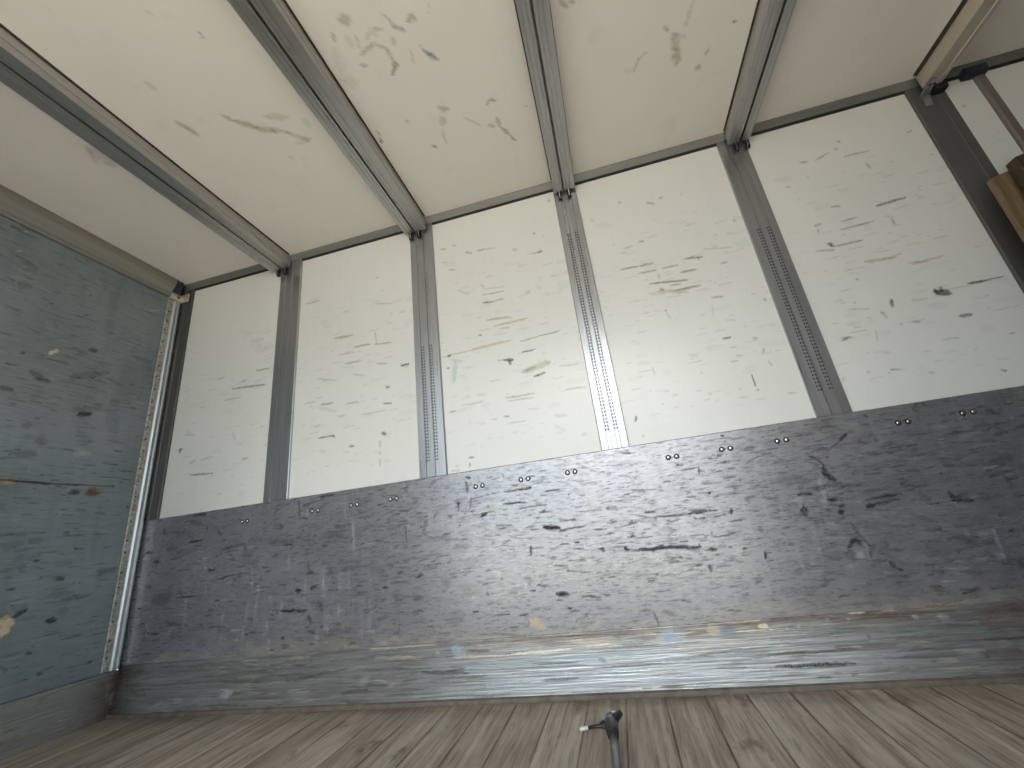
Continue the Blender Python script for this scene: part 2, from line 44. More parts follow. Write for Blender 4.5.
    'board': '''0.338 0.766 0.416 0.766 0.0109 0.9 k;0.366 0.742 0.414 0.742 0.0075 0.7 k;0.442 0.832 0.444 0.818 0.0119 0.9 k;0.332 0.868 0.402 0.851 0.0201 0.5 k;0.510 0.815 0.538 0.779 0.0168 0.6 k;0.148 0.851 0.161 0.821 0.0168 0.6 k;0.036 0.810 0.055 0.810 0.0115 0.6 k;0.193 0.751 0.244 0.744 0.0256 0.45 k;0.560 0.708 0.622 0.715 0.0108 0.7 k;0.549 0.705 0.553 0.678 0.0095 0.5 k;0.051 0.742 0.090 0.738 0.0159 0.7 k;0.112 0.689 0.150 0.690 0.0194 0.7 k;0.481 0.613 0.527 0.614 0.0111 0.8 k;0.540 0.563 0.639 0.582 0.0069 0.75 k;0.277 0.632 0.361 0.629 0.0072 0.5 k;0.301 0.502 0.424 0.499 0.0088 0.8 k;0.158 0.501 0.252 0.511 0.0480 0.4 k;0.252 0.391 0.336 0.377 0.0177 0.5 k;0.179 0.344 0.220 0.345 0.0097 0.8 k;0.521 0.349 0.603 0.351 0.0083 0.6 k;0.938 0.392 1.035 0.389 0.0104 0.9 k;1.015 0.478 1.025 0.477 0.0175 0.7 k;0.920 0.689 0.985 0.686 0.0087 0.7 k;0.695 0.708 0.702 0.689 0.0149 0.6 k;0.750 0.692 0.772 0.689 0.0126 0.6 k;0.261 0.721 0.285 0.718 0.0154 0.5 k;0.083 0.569 0.120 0.565 0.0150 0.6 k;0.056 0.469 0.082 0.463 0.0113 0.6 k;0.215 0.829 0.291 0.820 0.0107 0.5 k;0.864 0.775 0.909 0.767 0.0077 0.5 k;0.859 0.643 0.891 0.646 0.0125 0.5 k;0.768 0.372 0.790 0.363 0.0128 0.4 k;0.548 0.470 0.570 0.468 0.0074 0.7 k;0.616 0.461 0.655 0.458 0.0073 0.6 k;0.766 0.482 0.799 0.483 0.0076 0.5 k;0.706 0.441 0.739 0.439 0.0112 0.4 k;0.764 0.313 0.806 0.307 0.0125 0.6 k;0.339 0.901 0.425 0.901 0.0113 0.8 k;0.547 0.886 0.560 0.880 0.0146 0.4 k;0.943 0.820 0.987 0.817 0.0070 0.6 k;0.929 0.396 1.007 0.388 0.0111 0.9 k;1.007 0.391 1.084 0.386 0.0068 0.8 k;1.014 0.475 1.034 0.473 0.0219 0.95 k;1.092 0.477 1.123 0.486 0.0126 0.85 k;1.474 0.450 1.503 0.447 0.0099 0.85 k;1.656 0.489 1.668 0.488 0.0149 0.6 k;1.629 0.401 1.668 0.390 0.0140 0.5 k;1.148 0.660 1.180 0.662 0.0086 0.8 k;1.125 0.899 1.206 0.900 0.0113 0.8 k;1.001 0.898 1.014 0.798 0.0095 0.6 k;1.223 0.748 1.243 0.744 0.0184 0.45 k;1.593 0.693 1.599 0.630 0.0071 0.7 k;1.682 0.667 1.702 0.717 0.0101 0.6 k;1.559 0.777 1.602 0.775 0.0065 0.7 k;1.738 0.723 1.757 0.747 0.0100 0.5 k;1.085 0.363 1.102 0.329 0.0153 0.7 k;1.499 0.856 1.561 0.850 0.0057 0.7 k;0.945 0.277 0.964 0.280 0.0135 0.7 k;1.161 0.503 1.170 0.437 0.0269 0.45 w;1.184 0.372 1.187 0.300 0.0370 0.4 w;1.477 0.263 1.494 0.257 0.0196 0.25 w;1.284 0.270 1.296 0.263 0.0168 0.25 w;1.082 0.297 1.145 0.283 0.0080 0.7 k;1.097 0.247 1.128 0.245 0.0064 0.7 k;1.212 0.494 1.220 0.488 0.0133 0.6 k;0.897 0.789 0.915 0.775 0.0145 0.6 k;0.946 0.688 0.971 0.686 0.0076 0.7 k;1.166 0.698 1.224 0.713 0.0203 0.35 k;1.306 0.421 1.390 0.444 0.0113 0.4 k;1.175 0.643 1.187 0.647 0.0101 0.4 w;1.302 0.661 1.315 0.681 0.0110 0.5 k;1.462 0.399 1.479 0.393 0.0102 0.5 k;1.449 0.320 1.496 0.335 0.0129 0.35 k;1.551 0.714 1.648 0.713 0.0059 0.5 k;1.761 0.451 1.805 0.445 0.0081 0.4 k;1.784 0.621 1.896 0.613 0.0085 0.35 k;1.128 0.242 1.138 0.293 0.0212 0.25 w;1.593 0.871 1.611 0.863 0.0092 0.6 k;1.858 0.777 1.875 0.773 0.0089 0.6 k;1.855 0.741 1.920 0.730 0.0057 0.5 k;1.072 0.600 1.082 0.546 0.0167 0.4 k;1.139 0.420 1.159 0.379 0.0152 0.5 k;2.087 0.797 2.155 0.796 0.0071 0.7 k;2.155 0.798 2.216 0.797 0.0114 0.75 k;2.272 0.773 2.337 0.775 0.0052 0.8 k;2.081 0.744 2.178 0.740 0.0065 0.9 k;2.157 0.717 2.276 0.718 0.0051 0.75 k;1.929 0.711 2.035 0.718 0.0053 0.7 k;1.966 0.700 2.000 0.713 0.0089 0.7 k;2.236 0.688 2.277 0.685 0.0059 0.8 k;2.251 0.624 2.319 0.616 0.0164 0.85 k;2.322 0.639 2.391 0.642 0.0049 0.7 k;2.317 0.605 2.430 0.608 0.0048 0.7 k;2.370 0.549 2.392 0.547 0.0079 0.7 k;2.181 0.553 2.178 0.517 0.0088 0.85 k;2.182 0.545 2.233 0.543 0.0080 0.5 k;2.268 0.467 2.328 0.461 0.0054 0.7 k;2.326 0.448 2.330 0.440 0.0084 0.6 k;2.263 0.360 2.316 0.355 0.0134 0.85 k;2.478 0.510 2.490 0.503 0.0142 0.6 k;2.571 0.505 2.587 0.499 0.0102 0.95 k;2.602 0.494 2.709 0.488 0.0132 0.6 p;2.460 0.591 2.514 0.587 0.0060 0.7 k;2.530 0.671 2.567 0.666 0.0163 0.5 k;2.650 0.625 2.720 0.606 0.0064 0.6 k;2.563 0.616 2.727 0.592 0.0119 0.3 k;2.418 0.295 2.478 0.289 0.0043 0.5 k;2.145 0.270 2.196 0.238 0.0234 0.7 e;2.141 0.275 2.183 0.267 0.0148 0.5 e;2.418 0.668 2.507 0.667 0.0049 0.6 k;2.454 0.715 2.472 0.659 0.0052 0.5 e;1.910 0.863 1.914 0.814 0.0147 0.6 k;1.909 0.887 1.931 0.884 0.0092 0.7 k;1.865 0.779 1.864 0.739 0.0079 0.6 k;2.030 0.753 2.027 0.719 0.0237 0.35 y;2.608 0.733 2.761 0.718 0.0041 0.35 k;2.186 0.622 2.227 0.620 0.0058 0.6 k;2.035 0.656 2.107 0.648 0.0101 0.5 k;1.838 0.589 1.911 0.579 0.0167 0.3 k;2.196 0.400 2.235 0.394 0.0115 0.4 k;1.919 0.738 1.930 0.795 0.0068 0.5 k;1.966 0.392 1.970 0.376 0.0089 0.5 k;1.830 0.331 1.860 0.329 0.0046 0.5 w;1.959 0.268 1.963 0.248 0.0131 0.35 w;2.335 0.579 2.347 0.578 0.0064 0.6 k;2.278 0.575 2.323 0.570 0.0056 0.4 k;2.368 0.639 2.401 0.635 0.0057 0.5 k;2.399 0.690 2.409 0.686 0.0076 0.6 k;1.765 0.636 1.803 0.643 0.0133 0.3 k;2.500 0.515 2.584 0.509 0.0046 0.4 k;2.416 0.529 2.570 0.543 0.0046 0.35 k;2.447 0.343 2.468 0.340 0.0059 0.5 k;2.522 0.409 2.683 0.396 0.0044 0.35 k;2.635 0.268 2.647 0.213 0.0062 0.6 k;1.862 0.211 2.037 0.196 0.0109 0.5 k;1.928 0.236 2.117 0.218 0.0073 0.4 k;2.090 0.879 2.094 0.855 0.0062 0.6 k;2.181 0.908 2.206 0.906 0.0055 0.4 k;2.105 0.895 2.129 0.888 0.0054 0.4 k;2.032 0.799 2.050 0.793 0.0089 0.5 k;2.717 0.611 2.850 0.606 0.0101 0.6 p;2.851 0.608 2.936 0.611 0.0152 0.75 p;2.631 0.493 2.738 0.491 0.0135 0.75 p;2.738 0.491 2.866 0.479 0.0164 0.85 p;2.889 0.470 2.918 0.464 0.0127 0.75 k;2.877 0.413 2.879 0.389 0.0121 0.6 k;3.085 0.440 3.084 0.413 0.0094 0.75 k;3.018 0.463 3.026 0.458 0.0085 0.8 k;3.110 0.773 3.162 0.793 0.0053 0.7 p;3.162 0.793 3.215 0.799 0.0055 0.7 p;3.215 0.799 3.245 0.764 0.0054 0.4 p;3.341 0.769 3.363 0.760 0.0073 0.8 k;3.363 0.760 3.382 0.727 0.0080 0.8 k;3.380 0.722 3.387 0.684 0.0152 0.7 k;3.372 0.697 3.402 0.668 0.0200 0.9 k;3.373 0.790 3.414 0.781 0.0072 0.6 k;3.413 0.779 3.466 0.806 0.0070 0.8 k;3.466 0.806 3.499 0.833 0.0100 0.8 k;3.259 0.631 3.311 0.627 0.0099 0.95 k;3.260 0.572 3.271 0.570 0.0261 0.9 k;3.227 0.558 3.272 0.550 0.0075 0.6 k;3.322 0.646 3.375 0.649 0.0104 0.7 k;3.375 0.649 3.456 0.638 0.0114 0.6 k;3.260 0.697 3.301 0.689 0.0118 0.5 k;3.358 0.597 3.385 0.593 0.0135 0.9 k;3.344 0.581 3.405 0.569 0.0056 0.7 k;3.337 0.562 3.355 0.560 0.0096 0.8 k;3.376 0.552 3.394 0.550 0.0147 0.9 k;3.364 0.423 3.400 0.448 0.0101 0.85 k;3.382 0.449 3.408 0.447 0.0142 0.85 k;3.405 0.514 3.414 0.484 0.0074 0.6 k;3.084 0.590 3.112 0.585 0.0058 0.6 k;3.012 0.607 3.007 0.587 0.0088 0.8 k;2.944 0.677 2.950 0.676 0.0095 0.85 k;2.865 0.588 2.873 0.587 0.0085 0.85 k;2.761 0.590 2.782 0.587 0.0078 0.5 k;2.925 0.509 3.003 0.515 0.0065 0.6 k;2.933 0.788 2.925 0.755 0.0050 0.7 k;2.860 0.781 2.926 0.783 0.0049 0.7 k;3.095 0.525 3.098 0.510 0.0114 0.5 k;2.963 0.300 2.992 0.300 0.0082 0.4 k;3.245 0.890 3.254 0.888 0.0084 0.5 k;3.049 0.900 3.060 0.898 0.0102 0.7 k;3.354 0.731 3.384 0.705 0.0065 0.5 k;3.338 0.744 3.365 0.735 0.0056 0.5 k;3.358 0.625 3.417 0.633 0.0058 0.5 k;3.250 0.650 3.289 0.648 0.0061 0.4 k;2.931 0.715 3.004 0.711 0.0040 0.5 k;2.972 0.591 2.987 0.589 0.0062 0.6 k;3.078 0.641 3.080 0.630 0.0156 0.4 k;2.973 0.337 2.991 0.331 0.0255 0.2 w;3.393 0.401 3.392 0.392 0.0204 0.4 w;3.355 0.396 3.384 0.402 0.0193 0.4 k;3.259 0.337 3.262 0.333 0.0074 0.6 k;3.270 0.471 3.345 0.473 0.0035 0.35 k;2.843 0.710 2.876 0.711 0.0048 0.5 k;2.756 0.569 2.784 0.550 0.0056 0.4 k;3.048 0.683 3.035 0.652 0.0108 0.3 k;3.072 0.712 3.078 0.709 0.0082 0.5 k;3.176 0.533 3.181 0.531 0.0116 0.3 w;3.184 0.287 3.209 0.280 0.0070 0.3 k;3.479 0.580 3.600 0.589 0.0085 0.9 k;3.476 0.560 3.589 0.573 0.0077 0.9 k;3.476 0.558 3.494 0.556 0.0161 0.9 k;3.498 0.542 3.513 0.530 0.0115 0.6 k;3.743 0.574 3.755 0.555 0.0127 0.9 k;3.746 0.555 3.773 0.556 0.0105 0.8 k;3.746 0.543 3.806 0.540 0.0126 0.95 k;3.741 0.644 3.753 0.640 0.0099 0.8 k;3.607 0.621 3.635 0.633 0.0058 0.8 k;3.623 0.457 3.671 0.454 0.0090 0.6 k;3.667 0.455 3.677 0.454 0.0118 0.8 k;3.477 0.366 3.488 0.353 0.0161 0.95 k;3.495 0.343 3.509 0.333 0.0108 0.9 k;3.405 0.491 3.438 0.423 0.0082 0.7 k;3.401 0.452 3.410 0.431 0.0148 0.8 k;3.438 0.423 3.427 0.385 0.0083 0.7 k;3.364 0.426 3.384 0.444 0.0088 0.7 k;3.865 0.428 3.881 0.426 0.0116 0.75 k;3.977 0.794 3.988 0.789 0.0158 0.6 k;3.964 0.764 4.003 0.760 0.0151 0.6 k;3.973 0.839 3.989 0.833 0.0159 0.6 k;3.910 0.795 3.958 0.790 0.0115 0.5 k;3.607 0.779 3.653 0.771 0.0078 0.5 k;3.605 0.745 3.622 0.739 0.0103 0.6 k;3.756 0.695 3.800 0.691 0.0052 0.6 k;3.759 0.681 3.793 0.674 0.0053 0.5 k;3.583 0.794 3.592 0.792 0.0095 0.7 k;3.583 0.892 3.594 0.888 0.0133 0.8 k;3.929 0.617 3.935 0.571 0.0083 0.5 k;3.402 0.410 3.397 0.388 0.0162 0.6 w;3.797 0.355 3.813 0.353 0.0199 0.4 w;3.611 0.290 3.624 0.286 0.0206 0.3 w;3.496 0.831 3.470 0.812 0.0103 0.7 k;3.480 0.612 3.546 0.608 0.0052 0.6 k;3.728 0.402 3.756 0.409 0.0062 0.5 k;3.387 0.566 3.407 0.574 0.0099 0.8 k;3.380 0.546 3.393 0.550 0.0133 0.9 k;3.748 0.886 3.768 0.911 0.0093 0.5 k;3.790 0.907 3.793 0.889 0.0113 0.5 k;3.522 0.789 3.542 0.789 0.0062 0.5 k;3.537 0.745 3.584 0.741 0.0116 0.4 k;3.512 0.702 3.559 0.700 0.0046 0.5 k;3.583 0.710 3.620 0.707 0.0046 0.5 k;3.581 0.678 3.599 0.675 0.0046 0.3 w;3.729 0.721 3.670 0.714 0.0058 0.4 k;3.699 0.792 3.764 0.790 0.0050 0.5 k;3.597 0.519 3.672 0.481 0.0111 0.35 k;3.487 0.418 3.497 0.422 0.0093 0.6 k;3.682 0.426 3.744 0.419 0.0055 0.5 k;3.820 0.628 3.845 0.624 0.0088 0.5 k;3.673 0.659 3.688 0.662 0.0084 0.5 k;3.666 0.556 3.676 0.560 0.0160 0.4 k;3.834 0.555 3.848 0.548 0.0185 0.4 k;3.572 0.818 3.593 0.821 0.0053 0.4 k;3.848 0.330 3.862 0.320 0.0279 0.5 k;3.913 0.661 3.974 0.662 0.0214 0.35 k;3.455 0.407 3.525 0.352 0.0073 0.3 k;3.451 0.321 3.514 0.320 0.0050 0.4 k;3.411 0.637 3.460 0.636 0.0074 0.5 k;3.560 0.544 3.818 0.517 0.0086 0.22 w;3.472 0.535 3.564 0.529 0.0072 0.2 w''',
    'bulk': '''-0.416 1.446 -0.368 1.458 0.0168 0.9 k;-0.421 1.436 -0.373 1.444 0.0157 0.5 k;-0.592 1.711 -0.579 1.729 0.0156 0.9 e;-0.579 1.729 -0.561 1.740 0.0153 0.7 e;-0.439 1.795 -0.403 1.804 0.0194 0.6 k;-0.805 2.288 -0.794 2.296 0.0070 0.6 e;-0.812 2.165 -0.788 2.187 0.0060 0.4 e;-0.725 1.493 -0.682 1.496 0.0186 0.5 k;-0.633 1.596 -0.566 1.568 0.0291 0.4 k;-0.190 2.164 -0.135 2.193 0.0080 0.3 e;-0.691 1.675 -0.680 1.680 0.0146 0.5 k;-0.654 1.759 -0.499 1.846 0.0104 0.35 g;-0.484 1.621 -0.337 1.699 0.0322 0.25 k;-0.764 2.118 -0.728 2.123 0.0444 0.2 k;-0.765 2.006 -0.731 2.017 0.0317 0.3 k;-0.639 1.089 -0.572 1.089 0.0105 1 k;-0.572 1.089 -0.462 1.085 0.0091 1 k;-0.462 1.085 -0.313 1.089 0.0063 0.9 k;-0.313 1.089 -0.191 1.094 0.0051 0.7 k;-0.637 1.080 -0.593 1.079 0.0104 0.9 o;-0.304 1.054 -0.265 1.056 0.0352 0.95 r;-0.383 1.047 -0.350 1.055 0.0246 0.7 k;-0.356 0.488 -0.331 0.483 0.0214 0.85 k;-0.515 0.504 -0.490 0.495 0.0452 1 e;-0.510 0.478 -0.490 0.473 0.0316 1 e;-0.496 0.512 -0.478 0.518 0.0131 0.9 e;-0.455 0.745 -0.438 0.746 0.0098 0.8 k;-0.522 0.633 -0.495 0.636 0.0077 0.8 k;-0.359 0.656 -0.327 0.655 0.0128 0.7 k;-0.477 0.521 -0.443 0.544 0.0153 0.7 k;-0.407 0.371 -0.389 0.364 0.0115 0.7 k;-0.349 0.276 -0.331 0.274 0.0129 0.6 k;-0.157 0.271 -0.148 0.269 0.0115 0.7 k;-0.313 0.792 -0.301 0.785 0.0083 0.6 k;-0.367 0.861 -0.347 0.865 0.0144 0.5 k;-0.258 0.436 -0.124 0.422 0.0056 0.35 w;-0.191 0.670 -0.117 0.678 0.0256 0.35 k;-0.392 1.241 -0.335 1.245 0.0304 0.3 w;-0.481 0.342 -0.456 0.323 0.0092 0.4 k;-0.533 0.789 -0.466 0.799 0.0088 0.3 k;-0.321 0.561 -0.215 0.566 0.0143 0.3 k;-0.115 0.993 -0.105 0.984 0.0142 0.5 k''',
    'ceil': '''1.930 -1.056 1.968 -1.041 0.0308 0.5 d;1.885 -1.024 1.873 -1.001 0.0113 0.55 d;2.005 -0.982 1.985 -0.965 0.0101 0.3 d;2.036 -0.990 2.066 -0.980 0.0101 0.5 d;2.008 -0.950 1.933 -0.926 0.0128 0.4 d;1.917 -0.894 1.941 -0.886 0.0118 0.5 d;2.042 -0.923 2.046 -0.877 0.0140 0.6 d;2.044 -0.865 2.040 -0.849 0.0204 0.8 d;2.038 -0.850 2.014 -0.822 0.0106 0.85 d;2.010 -0.945 2.040 -0.920 0.0101 0.5 d;2.084 -0.948 2.073 -0.917 0.0131 0.4 d;2.160 -0.976 2.179 -0.993 0.0102 0.55 d;2.181 -0.996 2.191 -0.972 0.0133 0.55 d;2.163 -0.982 2.185 -0.975 0.0195 0.3 d;2.087 -1.024 2.110 -0.981 0.0075 0.5 s;2.101 -0.980 2.136 -0.954 0.0144 0.55 s;2.171 -0.873 2.191 -0.846 0.0119 0.85 s;2.184 -0.852 2.211 -0.823 0.0199 0.9 s;2.167 -0.892 2.171 -0.887 0.0077 0.5 s;2.140 -0.634 2.167 -0.612 0.0240 0.5 d;2.131 -0.588 2.122 -0.552 0.0277 0.45 d;2.108 -0.534 2.099 -0.454 0.0073 0.4 d;2.030 -0.460 2.045 -0.452 0.0114 0.7 k;2.342 -0.577 2.365 -0.596 0.0101 0.7 d;2.366 -0.598 2.387 -0.581 0.0108 0.7 d;2.325 -0.481 2.346 -0.462 0.0202 0.55 d;2.367 -0.501 2.372 -0.459 0.0159 0.6 d;2.370 -0.454 2.404 -0.400 0.0139 0.7 d;2.404 -0.400 2.430 -0.349 0.0080 0.7 d;1.822 -0.587 1.808 -0.558 0.0113 0.8 k;1.827 -0.627 1.822 -0.587 0.0061 0.6 d;1.972 -0.621 1.984 -0.617 0.0150 0.4 d;2.224 -0.556 2.285 -0.489 0.0099 0.3 d;1.802 -0.875 1.825 -0.858 0.0089 0.3 d;2.107 -0.975 2.132 -0.963 0.0138 0.3 d;1.956 -0.990 1.946 -0.954 0.0078 0.35 d;1.859 -0.975 1.830 -0.901 0.0365 0.15 d;1.922 -0.993 1.920 -0.963 0.0284 0.2 d;2.130 -0.890 2.118 -0.840 0.0080 0.3 d;1.992 -0.947 1.957 -0.935 0.0254 0.2 d;2.020 -0.992 2.027 -0.974 0.0237 0.25 d;1.848 -0.878 1.835 -0.836 0.0343 0.15 d;2.257 -1.001 2.246 -0.977 0.0043 0.2 d;1.256 -0.901 1.279 -0.866 0.0171 0.7 c;1.279 -0.866 1.342 -0.810 0.0256 0.7 c;1.062 -0.937 1.071 -0.900 0.0180 0.5 d;1.078 -0.906 1.081 -0.862 0.0242 0.6 d;1.108 -1.094 1.113 -1.060 0.0213 0.3 d;0.604 -0.952 0.638 -0.883 0.0649 0.3 d;0.610 -0.968 0.556 -0.894 0.0184 0.3 d;0.594 -0.880 0.620 -0.857 0.0218 0.4 d;1.441 -1.169 1.444 -1.164 0.0105 0.8 k;1.438 -1.154 1.441 -1.149 0.0070 0.6 k;1.338 -1.269 1.344 -1.257 0.0128 0.25 d;1.339 -0.806 1.401 -0.779 0.0274 0.6 c;1.401 -0.779 1.449 -0.745 0.0227 0.5 c;1.449 -0.745 1.513 -0.683 0.0210 0.5 c;1.413 -0.839 1.497 -0.810 0.0254 0.4 c;1.446 -0.688 1.525 -0.687 0.0150 0.4 c;1.558 -0.772 1.557 -0.739 0.0265 0.25 c;1.396 -0.774 1.403 -0.758 0.0175 0.5 d;1.368 -0.639 1.376 -0.626 0.0129 0.3 d;3.105 -0.653 3.126 -0.634 0.0125 0.5 d;3.151 -0.610 3.165 -0.546 0.0289 0.5 c;3.162 -0.547 3.179 -0.486 0.0332 0.65 c;3.140 -0.619 3.196 -0.589 0.0143 0.3 d;3.262 -0.433 3.278 -0.445 0.0170 0.6 d;3.292 -0.484 3.304 -0.508 0.0107 0.6 d;2.992 -0.512 3.009 -0.556 0.0099 0.4 d;3.009 -0.556 3.041 -0.576 0.0100 0.35 d;3.209 -0.715 3.191 -0.628 0.0108 0.3 d;2.718 -0.869 2.734 -0.851 0.0155 0.5 g;2.748 -0.860 2.765 -0.846 0.0150 0.6 g;2.728 -0.850 2.745 -0.841 0.0093 0.5 g;3.375 -0.587 3.391 -0.582 0.0073 0.8 k;2.412 -0.379 2.417 -0.362 0.0129 0.6 d;2.509 -0.519 2.511 -0.510 0.0089 0.5 d;2.956 -0.531 2.985 -0.514 0.0204 0.15 d;3.534 -0.613 3.540 -0.599 0.0055 0.4 d;3.968 -0.332 3.987 -0.319 0.0073 0.2 d''',
    'kick': '''1.408 0.210 1.553 0.207 0.0068 0.8 e;1.553 0.209 1.723 0.209 0.0067 0.85 e;1.798 0.190 1.848 0.169 0.0341 0.8 B;1.795 0.158 2.052 0.155 0.0071 0.9 e;1.871 0.180 1.957 0.172 0.0108 0.6 r;0.999 0.111 1.178 0.122 0.0118 0.6 k;1.144 0.130 1.294 0.139 0.0078 0.6 k;1.280 0.056 1.408 0.063 0.0111 0.65 k;1.658 0.113 1.864 0.103 0.0121 0.7 k;1.746 0.091 1.949 0.088 0.0056 0.6 k;1.376 0.089 1.408 0.112 0.0305 0.35 w;1.946 0.059 2.040 0.059 0.0305 0.6 w;1.441 0.176 1.660 0.165 0.0111 0.4 e;0.830 0.118 0.935 0.146 0.0221 0.3 k;1.486 0.042 1.743 0.038 0.0056 0.5 k;1.011 0.072 1.079 0.076 0.0116 0.4 w;1.344 0.137 1.597 0.130 0.0059 0.6 k;1.722 0.182 1.737 0.175 0.0093 0.8 w;1.002 0.195 1.107 0.195 0.0120 0.3 e;1.801 0.030 2.036 0.025 0.0051 0.5 r;1.856 0.011 1.871 0.011 0.0068 0.7 r;1.175 0.212 1.392 0.208 0.0078 0.4 r;0.287 0.046 0.334 0.058 0.0145 0.4 w;0.392 0.062 0.441 0.058 0.0159 0.5 w;0.657 0.069 0.711 0.077 0.0257 0.7 w;0.508 0.058 0.602 0.060 0.0164 0.4 w;0.104 0.184 0.811 0.165 0.0085 0.3 k;0.179 0.125 0.815 0.125 0.0067 0.3 k;0.088 0.073 0.276 0.053 0.0122 0.3 k;2.052 0.158 2.298 0.162 0.0076 0.9 E;2.298 0.162 2.493 0.160 0.0061 0.85 e;2.648 0.187 2.702 0.182 0.0305 0.9 B;2.819 0.196 2.853 0.191 0.0306 0.6 e;2.861 0.223 2.998 0.214 0.0167 0.5 e;2.864 0.188 2.909 0.182 0.0202 0.7 s;2.950 0.206 3.014 0.191 0.0171 0.6 r;2.992 0.195 3.022 0.191 0.0134 0.8 E;2.170 0.064 2.309 0.066 0.0100 0.8 k;2.131 0.120 2.317 0.116 0.0054 0.6 k;2.399 0.123 2.420 0.115 0.0142 0.7 s;2.378 0.096 2.688 0.097 0.0052 0.7 k;2.044 0.089 2.378 0.091 0.0047 0.6 k;2.688 0.097 2.996 0.100 0.0044 0.5 k;2.487 0.197 2.622 0.180 0.0172 0.5 r;2.303 0.187 2.457 0.176 0.0173 0.45 e;2.059 0.211 2.502 0.208 0.0209 0.3 r;2.493 0.163 2.629 0.157 0.0101 0.5 r;2.731 0.176 2.817 0.188 0.0129 0.5 r;2.040 0.055 2.581 0.049 0.0262 0.35 w;2.581 0.049 2.982 0.052 0.0250 0.4 w;2.049 0.129 2.398 0.134 0.0170 0.3 t;2.449 0.132 2.648 0.132 0.0132 0.4 t;2.701 0.151 3.012 0.154 0.0065 0.5 e;2.643 0.110 3.000 0.113 0.0128 0.35 k;2.194 0.186 2.276 0.187 0.0070 0.4 r;2.817 0.234 2.838 0.224 0.0109 0.8 r;2.461 0.196 2.498 0.189 0.0084 0.6 r;3.029 0.212 3.140 0.212 0.0097 0.7 r;3.140 0.212 3.288 0.220 0.0095 0.7 r;3.289 0.225 3.340 0.219 0.0132 0.95 E;3.344 0.216 3.396 0.217 0.0095 0.7 r;3.009 0.071 3.257 0.069 0.0105 0.95 k;3.216 0.116 3.267 0.113 0.0126 0.6 r;3.299 0.116 3.399 0.114 0.0093 0.6 r;3.441 0.228 3.590 0.226 0.0095 0.6 e;3.542 0.230 3.579 0.225 0.0098 0.8 r;3.479 0.194 3.498 0.187 0.0148 0.7 w;3.551 0.189 3.582 0.183 0.0130 0.7 w;3.284 0.199 3.291 0.197 0.0102 0.7 w;3.215 0.204 3.224 0.199 0.0105 0.6 w;3.565 0.091 3.616 0.079 0.0221 0.35 w;3.392 0.096 3.642 0.097 0.0054 0.7 k;2.998 0.108 3.129 0.111 0.0062 0.7 k;3.021 0.185 3.036 0.182 0.0081 0.8 w;3.082 0.184 3.088 0.179 0.0086 0.7 w;3.119 0.187 3.124 0.179 0.0086 0.8 w;3.396 0.218 3.437 0.217 0.0096 0.5 e;3.329 0.145 3.331 0.137 0.0102 0.6 k;3.651 0.117 3.766 0.113 0.0090 0.6 k;3.688 0.162 3.789 0.164 0.0653 0.45 r;3.635 0.078 3.752 0.079 0.0466 0.3 r;3.125 0.096 3.408 0.085 0.0185 0.3 w;3.378 0.167 3.408 0.165 0.0221 0.25 w;3.517 0.065 3.554 0.063 0.0090 0.4 e;3.007 0.138 3.324 0.130 0.0038 0.4 k;3.286 0.168 3.631 0.161 0.0037 0.3 k''',
}


STAIN = {'k': (.012, .012, .014), 'g': (.16, .16, .14), 'b': (.16, .115, .06), 'o': (.38, .27, .09), 't': (.28, .42, .42),
         'y': (.36, .36, .10), 'w': (.42, .44, .46), 'e': (.62, .50, .34), 'E': (.95, .85, .62), 'p': (.035, .032, .05), 'B': (.36, .42, .50),
         'r': (.12, .055, .028), 'd': (.22, .19, .13), 's': (.15, .19, .24), 'c': (.32, .26, .14)}

# ---------------------------------------------------------------- mesh helpers
def bx(bm, x0, x1, y0, y1, z0, z1, bev=0):
    b = bmesh.new() if bev else bm
    v = [b.verts.new(p) for p in ((x0,y0,z0),(x1,y0,z0),(x1,y1,z0),(x0,y1,z0),(x0,y0,z1),(x1,y0,z1),(x1,y1,z1),(x0,y1,z1))]
    for f in ((3,2,1,0),(4,5,6,7),(0,1,5,4),(1,2,6,5),(2,3,7,6),(3,0,4,7)): b.faces.new([v[i] for i in f])
    if bev:
        bmesh.ops.bevel(b, geom=b.edges[:], offset=bev, segments=2, affect='EDGES', profile=.5)
        me = bpy.data.meshes.new('t'); b.to_mesh(me); b.free(); bm.from_mesh(me); bpy.data.meshes.remove(me)
def prism(bm, pts, a, b, axis):
    """closed outline pts extruded from a to b along 'x', 'y' or 'z'"""
    def mk(p, t): return {'x': (t, p[0], p[1]), 'y': (p[0], t, p[1]), 'z': (p[0], p[1], t)}[axis]
    A = [bm.verts.new(mk(p, a)) for p in pts]; B = [bm.verts.new(mk(p, b)) for p in pts]
    n = len(pts)
    for i in range(n): bm.faces.new((A[i], A[(i+1)%n], B[(i+1)%n], B[i]))
    bm.faces.new(A[::-1]); bm.faces.new(B)
def tube(bm, pts, rs, seg=16, cap=True):
    """round rod through pts with a radius at each"""
    rings = []; P = [Vector(p) for p in pts]
    for i, p in enumerate(P):
        d = (P[min(i+1, len(P)-1)] - P[max(i-1, 0)]).normalized()
        u = d.orthogonal().normalized() if i == 0 else (u - d*u.dot(d)).normalized()
        w = d.cross(u)
        rings.append([bm.verts.new(p + (u*math.cos(t)+w*math.sin(t))*rs[i]) for t in [2*math.pi*k/seg for k in range(seg)]])
    for a, b in zip(rings, rings[1:]):
        for k in range(seg): bm.faces.new((a[k], a[(k+1)%seg], b[(k+1)%seg], b[k])).smooth = True
    if cap: bm.faces.new(rings[0][::-1]); bm.faces.new(rings[-1])
